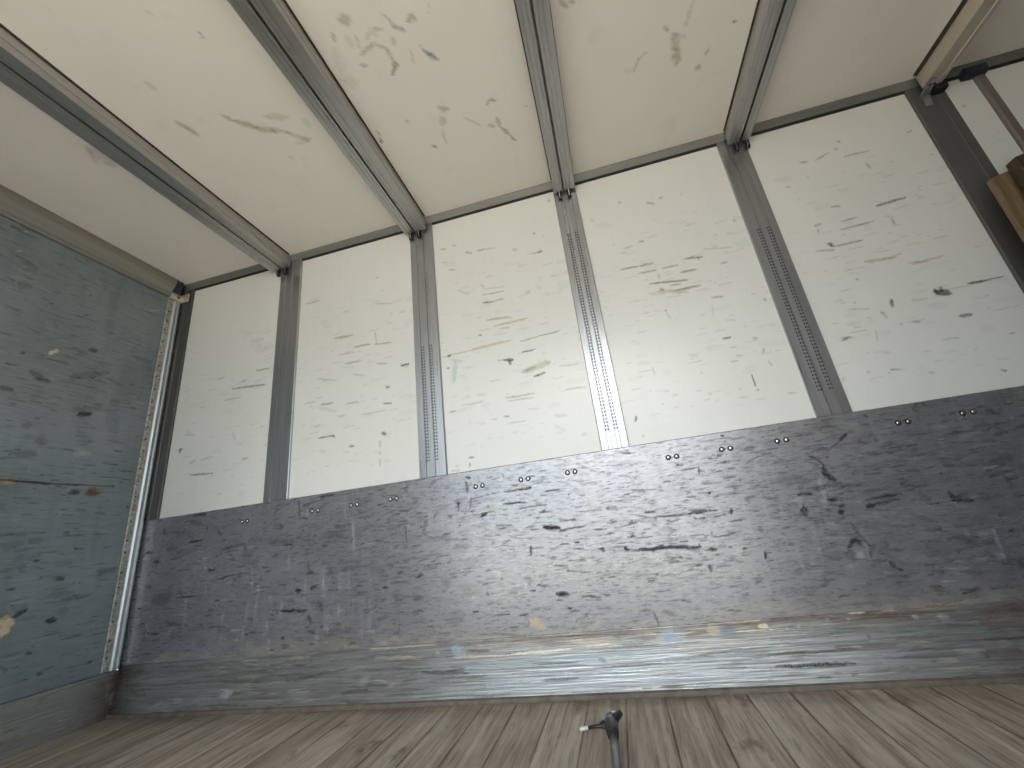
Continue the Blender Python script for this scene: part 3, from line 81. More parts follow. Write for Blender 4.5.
def obj(name, bm, mat, parent=None):
    bmesh.ops.recalc_face_normals(bm, faces=bm.faces[:])
    me = bpy.data.meshes.new(name); bm.to_mesh(me); bm.free()
    o = bpy.data.objects.new(name, me); C.objects.link(o)
    if mat: me.materials.append(mat)
    if parent: o.parent = parent
    return o
def tag(o, label, cat, group=None):
    o['label'] = label; o['category'] = cat
    if group: o['group'] = group
    return o
def thing(name, label, cat, loc=(0, 0, 0), group=None):
    o = bpy.data.objects.new(name, None); C.objects.link(o); o.location = loc; o.empty_display_size = .1
    o['kind'] = 'thing'
    return tag(o, label, cat, group)
def struct(o, label=None, cat=None):
    o['kind'] = 'structure'
    if label: o['label'] = label
    if cat: o['category'] = cat
    return o
def dup(root, loc, label):
    r = root.copy(); C.objects.link(r); r.location = loc; r['label'] = label
    for ch in list(root.children):
        c = ch.copy(); C.objects.link(c); c.parent = r
        for g in ch.children:
            d = g.copy(); C.objects.link(d); d.parent = c
    return r

# ---------------------------------------------------------------- wear: scuffs and stains, each where it is on its sheet
_rs = np.random.RandomState(3); _lat = _rs.rand(256, 256)
def vnoise(x, y):
    xi = np.floor(x).astype(int); yi = np.floor(y).astype(int); fx = x-xi; fy = y-yi
    fx = fx*fx*(3-2*fx); fy = fy*fy*(3-2*fy); g = lambda a, b: _lat[a % 256, b % 256]
    return (g(xi,yi)*(1-fx)+g(xi+1,yi)*fx)*(1-fy)+(g(xi,yi+1)*(1-fx)+g(xi+1,yi+1)*fx)*fy
def wear(me, key, ia, ib):
    """colour attribute 'wear': rgb = the dirt's own colour, a = how much covers the sheet"""
    n = len(me.vertices); co = np.empty(n*3, np.float32); me.vertices.foreach_get('co', co); co = co.reshape(-1, 3)
    u = co[:, ia].astype(float); v = co[:, ib].astype(float)
    rgb = np.zeros((n, 3)); al = np.zeros(n)
    fade = {'ceil': .75, 'wall': .9, 'kick': .8}.get(key, 1.1)
    marks = MARKS[key].split(';'); rr = np.random.RandomState({'board': 5, 'bulk': 6, 'wall': 8, 'kick': 9, 'ceil': 4}[key])
    def scatter(n_, u0, u1, v0, v1, L, W_, A, kinds, vert=False):       # the many small scuffs between the big ones
        out = []
        for c_ in range(n_//6):
            cu, cv = rr.uniform(u0, u1), rr.uniform(v0, v1)
            for q in range(6):
                x, y = cu+rr.normal(0, .10), cv+rr.normal(0, .07)
                if not (u0 < x < u1 and v0 < y < v1): continue
                l = rr.uniform(*L)*rr.uniform(.3, 1); t = rr.normal(0, .05)
                dx_, dy_ = (t*l, l) if vert else (l, t*l)
                out.append('%.4f %.4f %.4f %.4f %.4f %.2f %s*' % (x, y, x+dx_, y+dy_, rr.uniform(*W_), rr.uniform(*A), kinds[rr.randint(len(kinds))]))
        return out
    if key == 'board':
        marks = scatter(420, .05, 5.2, .24, .90, (.03, .16), (.005, .014), (.08, .34), 'w', True) + scatter(700, .05, 5.2, .23, .90, (.02, .10), (.003, .006), (.12, .4), 'w') \
              + scatter(1700, .02, 5.2, .23, .90, (.01, .07), (.003, .007), (.25, .85), 'kkkp') + scatter(260, .02, 5.2, .23, .90, (.02, .12), (.012, .03), (.08, .28), 'kkp') + marks
    if key == 'bulk':
        marks = scatter(700, -2.4, -.1, .22, 2.3, (.01, .08), (.003, .007), (.2, .6), 'kkg') + scatter(300, -2.4, -.1, .22, 2.3, (.02, .16), (.004, .012), (.08, .25), 'ws') \
              + scatter(150, -2.4, -.1, .22, 2.3, (.03, .14), (.012, .035), (.1, .3), 'kk') + marks
    if key == 'wall' and len(u) > 100:
        marks = scatter(220, u.min()+.03, u.max()-.03, .95, 2.1, (.01, .09), (.0028, .005), (.05, .28), 'gbbgot') + scatter(36, u.min()+.03, u.max()-.03, .95, 2.1, (.03, .12), (.01, .03), (.03, .12), 'gbt') + marks
    if key == 'kick':
        marks = scatter(420, .1, 5.2, .02, .20, (.02, .16), (.003, .006), (.15, .6), 'kkwer') + marks
    for m in marks:
        a = m.split(); auto = a[6][-1] == '*'; a[6] = a[6][0]; x1, y1, x2, y2, w, s = map(float, a[:6]); col = np.array(STAIN[a[6]])
        w = max(w, .0045 if auto else .0055) * (.7 if key == 'board' else .66)
        if a[6] == 'p' and not auto: w *= .8
        pad = w*3+(.004 if auto else .02)
        k = np.where((u > min(x1, x2)-pad) & (u < max(x1, x2)+pad) & (v > min(y1, y2)-pad) & (v < max(y1, y2)+pad))[0]
        if not len(k): continue
        U = u[k]; V = v[k]; wob = min(.35*w, .012)
        U = U + (vnoise(U*70, V*70)-.5)*2*wob; V = V + (vnoise(U*60+40, V*60+90)-.5)*2*wob
        dx, dy = x2-x1, y2-y1; L2 = dx*dx+dy*dy+1e-9
        t = np.clip(((U-x1)*dx+(V-y1)*dy)/L2, 0, 1)
        d = np.hypot(U-x1-t*dx, V-y1-t*dy)
        taper = 1-.45*np.abs(2*t-1)**3
        al2 = np.clip(1.35-d/(w*taper), 0, 1); al2 = al2*al2*(3-2*al2)*s
        al2 *= .6+.8*np.clip(vnoise(U*230+7, V*230+11), 0, 1) if w > .004 else 1
        al2 = np.clip(al2*(1. if auto else fade)*(.5 if key == 'board' and a[6] == 'w' and not auto else 1), 0, 1)
        na = al2 + al[k]*(1-al2)
        rgb[k] = (col[None]*al2[:, None] + rgb[k]*(al[k]*(1-al2))[:, None])/np.maximum(na, 1e-6)[:, None]; al[k] = na
    at = me.color_attributes.new('wear', 'FLOAT_COLOR', 'POINT')
    at.data.foreach_set('color', np.concatenate([rgb, al[:, None]], 1).astype(np.float32).ravel())
def sheet(name, o, eu, ev, nu, nv, thick, mat, key, ia, ib, bump=None):
    """a board: finely divided visible face plus sides and back. o corner, eu / ev edge vectors, thick vector to the back"""
    o, eu, ev, th = (np.array(a, float) for a in (o, eu, ev, thick))
    s = np.linspace(0, 1, nu+1); t = np.linspace(0, 1, nv+1); T, Sg = np.meshgrid(t, s, indexing='ij')
    P = o + Sg[..., None]*eu + T[..., None]*ev
    if bump is not None: P = P + bump(P)[..., None]*th/np.linalg.norm(th)
    P = P.reshape(-1, 3); n = len(P); w = nu+1
    q = (np.arange(nv)[:, None]*w + np.arange(nu)[None]).ravel()
    quads = np.stack([q, q+1, q+w+1, q+w], 1)
    border = list(range(0, nu+1)) + [w*j+nu for j in range(1, nv+1)] + [w*nv+i for i in range(nu-1, -1, -1)] + [w*j for j in range(nv-1, 0, -1)]
    bp = P[border] + th; nb = len(border); bi = np.array(border); bj = np.arange(nb)+n
    side = np.stack([bi, bj, np.roll(bj, -1), np.roll(bi, -1)], 1)
    V = np.concatenate([P, bp]); F = np.concatenate([quads, side])
    me = bpy.data.meshes.new(name); me.vertices.add(len(V)); me.vertices.foreach_set('co', V.astype(np.float32).ravel())
    me.loops.add(len(F)*4 + 4); idx = np.concatenate([F.ravel(), [n, n+nu, n+nu+nv, n+2*nu+nv][::-1]]).astype(np.int32)
    me.loops.foreach_set('vertex_index', idx); me.polygons.add(len(F)+1)
    me.polygons.foreach_set('loop_start', (np.arange(len(F)+1)*4).astype(np.int32))
    me.update(calc_edges=True); me.validate()
    if np.dot(np.cross(eu, ev), th) > 0: me.flip_normals()
    if key: wear(me, key, ia, ib)
    ob = bpy.data.objects.new(name, me); C.objects.link(ob); me.materials.append(mat); return ob

# ---------------------------------------------------------------- materials
class NT:
    def __init__(s, name):
        s.m = bpy.data.materials.new(name); s.m.use_nodes = True; s.t = s.m.node_tree
        s.b = s.t.nodes['Principled BSDF']; s.pos = s.t.nodes.new('ShaderNodeNewGeometry').outputs['Position']
    def lk(s, a, b): s.t.links.new(a, b)
    def inp(s, sock, v):
        if hasattr(v, 'is_output') or isinstance(v, bpy.types.NodeSocket): s.lk(v, sock)
        else: sock.default_value = v
    def noise(s, scale, sc=1., detail=4, rough=.6, off=(0, 0, 0), dist=0.):
        mp = s.t.nodes.new('ShaderNodeMapping'); mp.inputs['Scale'].default_value = scale; mp.inputs['Location'].default_value = off
        s.lk(s.pos, mp.inputs[0]); n = s.t.nodes.new('ShaderNodeTexNoise'); s.lk(mp.outputs[0], n.inputs['Vector'])
        n.inputs['Scale'].default_value = sc; n.inputs['Detail'].default_value = detail; n.inputs['Roughness'].default_value = rough
        n.inputs['Distortion'].default_value = dist
        return n.outputs['Fac']
    def rng(s, v, a, b, c=0., d=1., smooth=False):
        n = s.t.nodes.new('ShaderNodeMapRange'); n.interpolation_type = 'SMOOTHSTEP' if smooth else 'LINEAR'
        s.lk(v, n.inputs['Value'])
        for i, x in enumerate((a, b, c, d)): n.inputs[i+1].default_value = x
        return n.outputs[0]
    def mix(s, f, a, b, mode='MIX'):
        n = s.t.nodes.new('ShaderNodeMix'); n.data_type = 'RGBA'; n.blend_type = mode
        s.inp(n.inputs[0], f)
        for k, v in ((6, a), (7, b)): s.inp(n.inputs[k], (*v, 1) if isinstance(v, tuple) else v)
        return n.outputs[2]
    def math(s, op, a, b=0.):
        n = s.t.nodes.new('ShaderNodeMath'); n.operation = op; s.inp(n.inputs[0], a); s.inp(n.inputs[1], b); return n.outputs[0]
    def xyz(s):
        n = s.t.nodes.new('ShaderNodeSeparateXYZ'); s.lk(s.pos, n.inputs[0]); return n.outputs
    def wear(s, col, f=1.):
        n = s.t.nodes.new('ShaderNodeVertexColor'); n.layer_name = 'wear'
        return s.mix(s.math('MULTIPLY', n.outputs['Alpha'], f), col, n.outputs['Color']), n.outputs['Alpha']
    def out(s, col, rough=.5, metal=0., spec=.5, bump=None, bs=.2, bd=.002):
        s.inp(s.b.inputs['Base Color'], (*col, 1) if isinstance(col, tuple) else col)
        s.inp(s.b.inputs['Roughness'], rough); s.inp(s.b.inputs['Metallic'], metal); s.inp(s.b.inputs['Specular IOR Level'], spec)
        if bump is not None:
            n = s.t.nodes.new('ShaderNodeBump'); n.inputs['Strength'].default_value = bs; n.inputs['Distance'].default_value = bd
            s.lk(bump, n.inputs['Height']); s.lk(n.outputs[0], s.b.inputs['Normal'])
        return s.m

def m_panel(name, base, ceil=False):
    s = NT(name)
    c = s.mix(s.rng(s.noise((1, 1, 1), 2.2, 2), .2, .8), base, tuple(k*.95 for k in base))
    if not ceil:
        f = s.rng(s.noise((9, 9, 60), 1, 5, .65, (3, 1, 7)), .66, .80, 0, .30)
        g = s.rng(s.noise((1, 1, 1), 1.7, 2, .5, (5, 5, 5)), .45, .65)
        c = s.mix(s.math('MULTIPLY', f, g), c, (.34, .31, .22))
        v = s.rng(s.noise((30, 30, 2.5), 1, 3, .5, (8, 2, 4)), .5, .8, 0, .10); c = s.mix(v, c, (.55, .57, .55))
    else:
        g = s.rng(s.noise((1, 1, 1), 9, 4, .6, (2, 9, 5)), .60, .85, 0, .22); c = s.mix(g, c, (.45, .38, .26))
    c, a = s.wear(c)
    return s.out(c, s.rng(s.noise((1, 1, 1), 1.5, 1), .2, .8, *((.34, .42) if ceil else (.27, .34))), spec=.35 if ceil else .55, bump=s.noise((1, 1, 1), 3, 2), bs=.12, bd=.01)
MAT = {}
MAT['panel'] = m_panel('white_coated_panel', (.75, .755, .722))
MAT['ceiling'] = m_panel('white_roof_sheet', (.80, .77, .72), True)

def m_board():
    s = NT('worn_phenolic_board'); X = s.xyz()
    c = s.mix(s.rng(s.noise((1, 1, 1), 2.6, 4, .6), .3, .7), (.170, .169, .184), (.110, .110, .124))
    c = s.mix(s.rng(s.noise((45, 45, 2.2), 1, 4, .6, (1, 2, 3)), .52, .78, 0, .38), c, (.27, .265, .27))     # pale vertical wear
    c = s.mix(s.rng(s.noise((5, 5, 150), 1, 3, .6, (4, 1, 2)), .55, .75, 0, .45), c, (.26, .26, .265))        # pale horizontal rub
    c = s.mix(s.rng(s.noise((7, 7, 120), 1, 4, .62, (7, 3, 9)), .60, .70, 0, .6), c, (.035, .035, .042))      # dark scratches
    c = s.mix(s.rng(s.noise((26, 26, 75), 1, 4, .6, (17, 3, 2)), .635, .69, 0, .85), c, (.022, .022, .028))   # chips
    c = s.mix(s.rng(s.noise((18, 18, 260), 1, 2, .5, (7, 13, 2)), .62, .72, 0, .5), c, (.05, .05, .06))       # fine dark lines
    c = s.mix(s.rng(s.noise((90, 90, 90), 1, 3, .6, (3, 13, 21)), .64, .74, 0, .5), c, (.30, .30, .31))       # pale specks
    c = s.mix(s.rng(s.noise((1, 1, 1), 4.5, 4, .7, (9, 9, 1)), .58, .75, 0, .5), c, (.055, .056, .066))       # dark clouds
    c = s.mix(s.math('MULTIPLY', s.rng(X[2], .22, .29, 1, 0), s.rng(s.noise((9, 9, 30), 1, 4), .4, .62)), c, (.26, .235, .19))
    c, a = s.wear(c)
    r = s.rng(s.noise((12, 12, 60), 1, 3), .3, .75, .24, .40); s.b.inputs['IOR'].default_value = 2.1; r = s.math('MAXIMUM', r, s.math('MULTIPLY', a, .75))
    sp = s.rng(s.math('MAXIMUM', a, s.rng(s.noise((22, 22, 120), 1.2, 5, .75, (3, 3, 3)), .50, .66)), 0, 1, 1, .15)
    return s.out(c, r, spec=sp, bump=s.noise((10, 10, 60), 1, 2), bs=.08, bd=.002)
MAT['board'] = m_board()
def m_bulk():
    s = NT('worn_blue_grey_bulkhead')
    c = s.mix(s.rng(s.noise((1, 1, 1), 2.0, 4, .6), .3, .7), (.235, .272, .290), (.150, .178, .192))
    c = s.mix(s.rng(s.noise((6, 6, 90), 1, 4, .6, (3, 3, 3)), .52, .72, 0, .4), c, (.30, .345, .365))
    c = s.mix(s.rng(s.noise((7, 7, 70), 1, 4, .6, (13, 3, 8)), .58, .72, 0, .6), c, (.03, .04, .048))
    c = s.mix(s.rng(s.noise((20, 16, 50), 1, 4, .6, (5, 3, 2)), .64, .71, 0, .7), c, (.03, .036, .042))
    c = s.mix(s.rng(s.noise((20, 14, 220), 1, 2, .5, (5, 3, 9)), .60, .72, 0, .45), c, (.08, .10, .11))
    c = s.mix(s.rng(s.noise((9, 9, 1.5), 1, 3, .6, (5, 1, 1)), .5, .75, 0, .3), c, (.05, .066, .075))
    c, a = s.wear(c)
    return s.out(c, .5, spec=.5, bump=s.noise((8, 8, 60), 1, 4), bs=.3, bd=.003)
MAT['bulk'] = m_bulk()
def m_kick(long=True):
    s = NT('worn_kick_rail' if long else 'worn_bulkhead_kick')
    c = s.mix(s.rng(s.noise((2, 2, 60), 1, 4, .6), .35, .65), (.19, .19, .18), (.28, .285, .275))
    c = s.mix(s.rng(s.noise((4, 4, 130), 1, 4, .65, (2, 7, 1)), .56, .68, 0, .7), c, (.055, .062, .062))
    c = s.mix(s.rng(s.noise((3, 3, 24), 1, 4, .6, (5, 5, 9)), .60, .74, 0, .6), c, (.17, .195, .18))
    c = s.mix(s.rng(s.noise((7, 7, 70), 1, 4, .6, (8, 4, 9)), .62, .72, 0, .55), c, (.46, .46, .42))
    c = s.mix(s.rng(s.noise((2, 2, 9), 1, 4, .6, (4, 4, 2)), .60, .75, 0, .55), c, (.14, .10, .07))
    X = s.xyz()
    if long:                                                             # glare put into the colour as a paler foot, opposite the side door
        sc = s.math('MULTIPLY', s.math('MULTIPLY', s.rng(X[0], 1.5, 2.3, 0, 1, True), s.rng(X[0], 2.9, 3.8, 1, 0, True)), s.rng(X[2], .10, .16, .8, .25))
        c = s.mix(s.math('MULTIPLY', sc, s.rng(s.noise((3, 3, 110), 1, 4, .6, (1, 1, 1)), .62, .45)), c, (.52, .545, .55))
    if long:                                                             # splintered brown wood along the upper edge
        sp_ = s.math('MULTIPLY', s.math('MULTIPLY', s.math('MULTIPLY', s.rng(X[0], 1.5, 2.1, 0, 1), s.rng(X[0], 3.7, 4.2, 1, .2)), s.rng(X[2], .165, .185, 0, .6)), s.rng(s.noise((7, 7, 45), 1, 5, .65, (2, 2, 2)), .36, .52))
        c = s.mix(sp_, c, s.mix(s.rng(s.noise((14, 14, 60), 1, 4, .6, (6, 2, 2)), .4, .6), (.32, .265, .20), (.14, .105, .08)))
    rust = s.math('MULTIPLY', s.rng(s.math('SUBTRACT', X[0], X[1]), .05, .24, 1, 0), s.rng(s.noise((1, 1, 1), 14, 4), .3, .5, .3, .95))
    c = s.mix(rust, c, (.075, .048, .038))                               # rust gathered where the two rails meet
    if long: c, a = s.wear(c)
    else: a = rust; c = s.mix(s.math('MULTIPLY', s.math('SUBTRACT', 1., rust), .5), c, (.44, .42, .39))
    sp = s.rng(s.math('MAXIMUM', a, s.rng(s.noise((4, 4, 150), 1, 4, .65, (3, 3, 3)), .5, .68)), 0, 1, 1, .15)
    return s.out(c, s.rng(s.noise((4, 4, 40), 1, 3), .3, .7, .22, .38), spec=sp, metal=s.math('MULTIPLY', sp, .5), bump=s.noise((4, 4, 110), 1, 5), bs=.5, bd=.004)
MAT['kick'] = m_kick()
MAT['kick_left'] = m_kick(False)
def m_alu(name, col, rough, streak=(40, 40, 1.5), tint=.4, metal=.88):
    s = NT(name)
    c = s.mix(s.rng(s.noise(streak, 1, 4, .6), .35, .7, 0, tint), col, tuple(k*.62 for k in col))
    c = s.mix(s.rng(s.noise((1, 1, 1), 9, 4, .7), .60, .75, 0, .35), c, tuple(k*.5 for k in col))
    return s.out(c, s.rng(s.noise(streak, 1.3, 3), .3, .7, rough-.05, rough+.1), metal=metal, spec=.5)
MAT['alu'] = m_alu('brushed_aluminium', (.43, .44, .45), .31)
MAT['beam'] = m_alu('roof_beam_metal', (.50, .49, .475), .36, (40, 1.5, 40))
MAT['beam_plain'] = m_alu('dull_galvanised_beam', (.74, .68, .60), .5, (30, 1.5, 30))
MAT['beam_wall'] = m_alu('dull_wall_beam', (.36, .35, .32), .5, (30, 1.5, 30))
MAT['cove'] = m_alu('grey_cove_metal', (.24, .245, .23), .5, (2, 40, 40), .4, .5)
MAT['silver'] = m_alu('bright_corner_metal', (.66, .69, .70), .38, (60, 60, 1.2), .4, .85)
MAT['dark_post'] = m_alu('dark_grey_post', (.10, .10, .095), .45, (40, 40, 1.5), .5, .4)
MAT['grey_post'] = m_alu('dull_dark_grey_post', (.115, .112, .105), .55, (40, 40, 1.5), .3, .2)
MAT['bolt'] = m_alu('bolt_metal', (.75, .75, .76), .25, (9, 9, 9), .3, .95)
def m_plain(name, col, rough=.5, metal=0., v=.25, sc=30):
    s = NT(name); c = s.mix(s.rng(s.noise((1, 1, 1), sc, 3), .35, .7), col, tuple(k*(1-v) for k in col)); return s.out(c, rough, metal)
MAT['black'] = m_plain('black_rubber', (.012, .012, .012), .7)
MAT['slot'] = m_plain('dark_slot_steel', (.07, .07, .075), .6)  # shade inside the post slots, put into the colour of solid bars
MAT['sealant'] = m_plain('dark_brown_sealant', (.035, .026, .022), .6)
MAT['blue_black'] = m_plain('dark_blue_plastic', (.015, .02, .05), .4)
MAT['flange'] = m_plain('worn_flange', (.50, .47, .43), .55, .1, .6, 70)
MAT['pole'] = m_plain('grey_pole_metal', (.19, .18, .20), .32, .7, .2, 12)
MAT['head'] = m_plain('dark_brown_black_plastic', (.028, .022, .022), .35, 0, .3, 60)
MAT['pale_cap'] = m_plain('pale_cap_plastic', (.80, .78, .72), .35)
MAT['ground'] = m_plain('pale_concrete_yard', (.50, .455, .385), .85, 0, .2, 3)
MAT['shell'] = m_plain('white_outer_shell', (.74, .72, .67), .5, 0, .1, 3)
MAT['dark_lining'] = m_plain('dark_side_lining', (.13, .13, .135), .5, 0, .3, 5)
def m_floor():
    s = NT('worn_hardwood_planks'); X = s.xyz(); PW = .137
    t = s.math('DIVIDE', s.math('ADD', X[0], 10*PW - .147), PW)
    fr = s.math('FRACT', t); idx = s.math('FLOOR', t)
    wn = s.t.nodes.new('ShaderNodeTexWhiteNoise'); wn.noise_dimensions = '1D'; s.lk(idx, wn.inputs['W'])
    c = s.mix(wn.outputs['Value'], (.355, .295, .222), (.45, .385, .30))
    c = s.mix(s.rng(s.noise((60, 3, 1), 1, 5, .65), .42, .62, 0, .7), c, (.145, .112, .078))
    c = s.mix(s.rng(s.noise((25, 1.6, 1), 1, 4, .6, (3, 8, 0)), .5, .68, 0, .7), c, (.52, .475, .40))
    c = s.mix(s.rng(s.noise((1, 1, 1), 3, 4, .6, (1, 1, 0)), .5, .75, 0, .45), c, (.20, .19, .165))
    c = s.mix(s.rng(s.noise((9, 4, 1), 1, 4, .6, (6, 1, 0)), .62, .70, 0, .6), c, (.075, .052, .035))
    c = s.mix(s.rng(s.noise((120, 6, 1), 1, 3, .6, (2, 5, 0)), .58, .68, 0, .6), c, (.09, .068, .046))
    tint = s.math('MULTIPLY', s.rng(X[1], -.20, -.04, 0, 1), s.rng(s.noise((4, 9, 1), 1, 4, .6, (1, 7, 0)), .38, .62, .1, .75))
    c = s.mix(tint, c, (.12, .082, .05))                                # patchy brown, stronger towards the foot of the wall
    edge = s.math('MINIMUM', fr, s.math('SUBTRACT', 1., fr))
    gap = s.rng(edge, .006, .03, 1, 0)
    gk = s.math('MULTIPLY', gap, s.rng(s.noise((1, 2, 1), 2, 3, .5, (7, 0, 0)), .3, .6, .25, .9))
    c = s.mix(gk, c, (.05, .036, .025))
    h = s.math('SUBTRACT', s.noise((60, 3, 1), 1, 4), s.math('MULTIPLY', gap, 1.5))
    return s.out(c, s.rng(s.noise((20, 2, 1), 1, 3), .3, .7, .42, .62), spec=.4, bump=h, bs=.5, bd=.004)
MAT['floor'] = m_floor()
def m_wood(name, a, b):
    s = NT(name); c = s.mix(s.rng(s.noise((60, 60, 5), 1, 5, .6), .35, .65), a, b)
    c = s.mix(s.rng(s.noise((1, 1, 1), 14, 3, .6, (3, 3, 3)), .6, .7, 0, .6), c, (.32, .10, .045)); return s.out(c, .65)
MAT['ply'] = m_wood('pale_plywood', (.21, .145, .07), (.12, .08, .042))
MAT['brown_wood'] = m_wood('dark_brown_wood', (.06, .042, .026), (.035, .024, .016))

# ================================================================ the load box
XE = 7.3; YF = -2.48; H = 2.40; ZC = 2.43; ZP = .914; ZK = .216
ZB = 2.35                                              # underside of roof beams

# floor
fb = bmesh.new(); bx(fb, -.05, XE+.05, YF-.05, .05, -.06, 0); struct(obj('floor', fb, MAT['floor']))
# ceiling: finely divided so that its smudges can sit on it
struct(sheet('ceiling', (-.0, YF, ZC), (XE, 0, 0), (0, -YF, 0), 900, 310, (0, 0, .04), MAT['ceiling'], 'ceil', 0, 1))
# outer shells
b = bmesh.new(); bx(b, -.05, XE+.05, .022, .06, 0, ZC+.04); struct(obj('wall_back', b, MAT['shell']))
b = bmesh.new()
bx(b, -.05, LX0, YF-.04, YF, 0, ZC+.04); bx(b, LX1, XE+.05, YF-.04, YF, 0, ZC+.04); bx(b, LX0, LX1, YF-.04, YF, 2.36, ZC+.04)
struct(obj('wall_front', b, MAT['shell']))
b = bmesh.new(); bx(b, XE, XE+.05, YF, .022, 0, ZC+.04); struct(obj('wall_right', b, MAT['dark_lining']))
b = bmesh.new(); bx(b, 0.05, LX0-.02, YF, YF+.012, 0, ZP); bx(b, LX1+.02, XE, YF, YF+.012, 0, ZP); struct(obj('baseboard_front', b, MAT['dark_lining']))
b = bmesh.new(); bx(b, -30, 35, -40, YF-.1, -1.25, -1.15); struct(obj('ground', b, MAT['ground']))
# bulkhead: dark sheet, slightly bulged where its seam opened
def bulge(P):
    z = P[..., 2]; y = P[..., 1]
    s = np.clip((-y-.25)/.6, 0, 1)
    return -.012*s*np.exp(-((z-1.05)/.10)**2)*(z < 1.089)
struct(sheet('wall_left', (0, YF, .2), (0, -YF, 0), (0, 0, ZC-.2), 540, 446, (-.05, 0, 0), MAT['bulk'], 'bulk', 1, 2, bulge))

# white panels between the posts
PX = [(.781, .93), (1.676, 1.819), (2.554, 2.674), (3.424, 3.549), (4.283, 4.425)]
cent = [(a+b)/2 for a, b in PX]
def panel(x0, x1, label):
    nu = max(8, int((x1-x0)/.0045)); nv = int((H+.02-ZP+.02)/.0045)
    o = sheet('cladding_panel', (x0, 0, ZP-.02), (x1-x0, 0, 0), (0, 0, H+.02-ZP+.02), nu, nv, (0, .02, 0), MAT['panel'], 'wall', 0, 2)
    o['kind'] = 'thing'; tag(o, label, 'wall panel', 'white panels between the wall posts')
g = .002
panel(.03, cent[0]-g, 'narrow white wall panel nearest the dark bulkhead, one black dot low down')
panel(cent[0]+g, cent[1]-g, 'white wall panel second from the dark bulkhead, with short dark and ochre scratches')
panel(cent[1]+g, cent[2]-g, 'white wall panel left of the shining post, with a yellow smear')
panel(cent[2]+g, cent[3]-g, 'white wall panel right of the shining post, brown scratches halfway up')
panel(cent[3]+g, cent[4]-g, 'wide white wall panel with a black smudge left of the rightmost post')
panel(cent[4]+g, 6.0, 'white wall panel right of the rightmost post, behind the wooden boards')

# dark lining board with its bolts
BT = .012
lin = thing('lining_board', 'dark grey scuffed board below the white panels, with a row of paired bolts', 'wall lining', (0, 0, 0))
def wave(P): return -.0015*np.sin(P[..., 0]*9.1) - .001*np.sin(P[..., 0]*23+1)
bd = sheet('board', (.0, -BT, ZK-.01), (6.0, 0, 0), (0, 0, ZP-ZK+.01), 1330, 158, (0, BT-.001, 0), MAT['board'], 'board', 0, 2); bd.parent = lin
b = bmesh.new()
def bolt_bm(x=0, z=0):
    b = bmesh.new()
    tube(b, [(x, 0, z), (x, -.0015, z)], [.0115, .0105], 18)
    return b
def head_bm():
    b = bmesh.new(); tube(b, [(0, -.0012, 0), (0, -.003, 0), (0, -.004, 0), (0, -.0044, 0)], [.0072, .0066, .004, .001], 16); return b
bolt0 = obj('bolt', bolt_bm(), MAT['black'], lin); hd0 = obj('bolt_head', head_bm(), MAT['bolt'], bolt0)
first = True
for xc in (.677, 1.100, 1.320, 1.534, 1.972, 2.190, 2.405, 2.840, 3.055, 3.268, 3.700, 3.914):
    for s_ in (-1, 1):
        if first: bo = bolt0; first = False
        else:
            bo = bolt0.copy(); C.objects.link(bo); bo.parent = lin
            h2 = hd0.copy(); C.objects.link(h2); h2.parent = bo
        bo.location = (xc+s_*.0168, -BT, .829+.0045*xc)

# kick rail along the foot of the long wall, and its sill
def lean(P): return -.024*np.clip(1-P[..., 2]/.20, 0, 1)
kk = sheet('baseboard_back', (.0, -.018, 0), (6.0, 0, 0), (0, 0, ZK), 1330, 50, (0, .017, 0), MAT['kick'], 'kick', 0, 2, lean); struct(kk)
b = bmesh.new(); prism(b, [(0, 0), (-.054, 0), (-.054, .004), (-.049, .014), (-.040, .018), (0, .018)], 0, 6.0, 'x')
sill = obj('trim_3', b, m_plain('dirty_sill', (.155, .13, .10), .6, 0, .45, 20)); struct(sill)
b = bmesh.new(); bx(b, -.02, .014, YF, -.022, 0, .199, .003); struct(obj('baseboard_left', b, MAT['kick_left']))

# cove trim between wall and ceiling, with a black strip added for the shadow line under it
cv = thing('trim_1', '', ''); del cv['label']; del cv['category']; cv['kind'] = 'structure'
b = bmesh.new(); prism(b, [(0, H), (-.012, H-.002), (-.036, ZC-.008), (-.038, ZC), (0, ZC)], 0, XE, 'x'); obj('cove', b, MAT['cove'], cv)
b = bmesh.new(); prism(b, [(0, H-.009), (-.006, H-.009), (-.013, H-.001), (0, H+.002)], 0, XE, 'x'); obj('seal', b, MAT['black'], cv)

# ---------------------------------------------------------------- wall posts
def post_profile(w=.13):
    h = w/2; D = -.014; g_ = -.0105
    return [(-h, 0), (-h, D+.003), (-h+.003, D), (-.031, D), (-.029, g_), (-.013, g_), (-.011, D), (.011, D), (.013, g_), (.029, g_), (.031, D), (h-.003, D), (h, D+.003), (h, 0)]
def post(name, label, x, w, teeth, flat=False, mat='alu'):
    t = thing(name, label, 'wall post', (x, 0, ZP), 'upright posts of the long wall')
    b = bmesh.new()
    prof = [(p[0]*w/.13, p[1]) for p in post_profile()]
    if flat: prof = [(-w/2, 0), (-w/2, -.011), (-w/2+.003, -.014), (-.03, -.014), (-.028, -.012), (.028, -.012), (.03, -.014), (w/2-.003, -.014), (w/2, -.011), (w/2, 0)]
    prism(b, prof, 0, H-ZP, 'z'); obj('post_body', b, MAT[mat], t)
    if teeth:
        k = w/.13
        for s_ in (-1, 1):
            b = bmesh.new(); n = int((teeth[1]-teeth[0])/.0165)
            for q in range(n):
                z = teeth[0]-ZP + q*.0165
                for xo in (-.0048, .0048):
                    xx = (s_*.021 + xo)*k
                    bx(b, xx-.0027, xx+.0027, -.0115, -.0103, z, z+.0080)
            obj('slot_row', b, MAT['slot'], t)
    return t
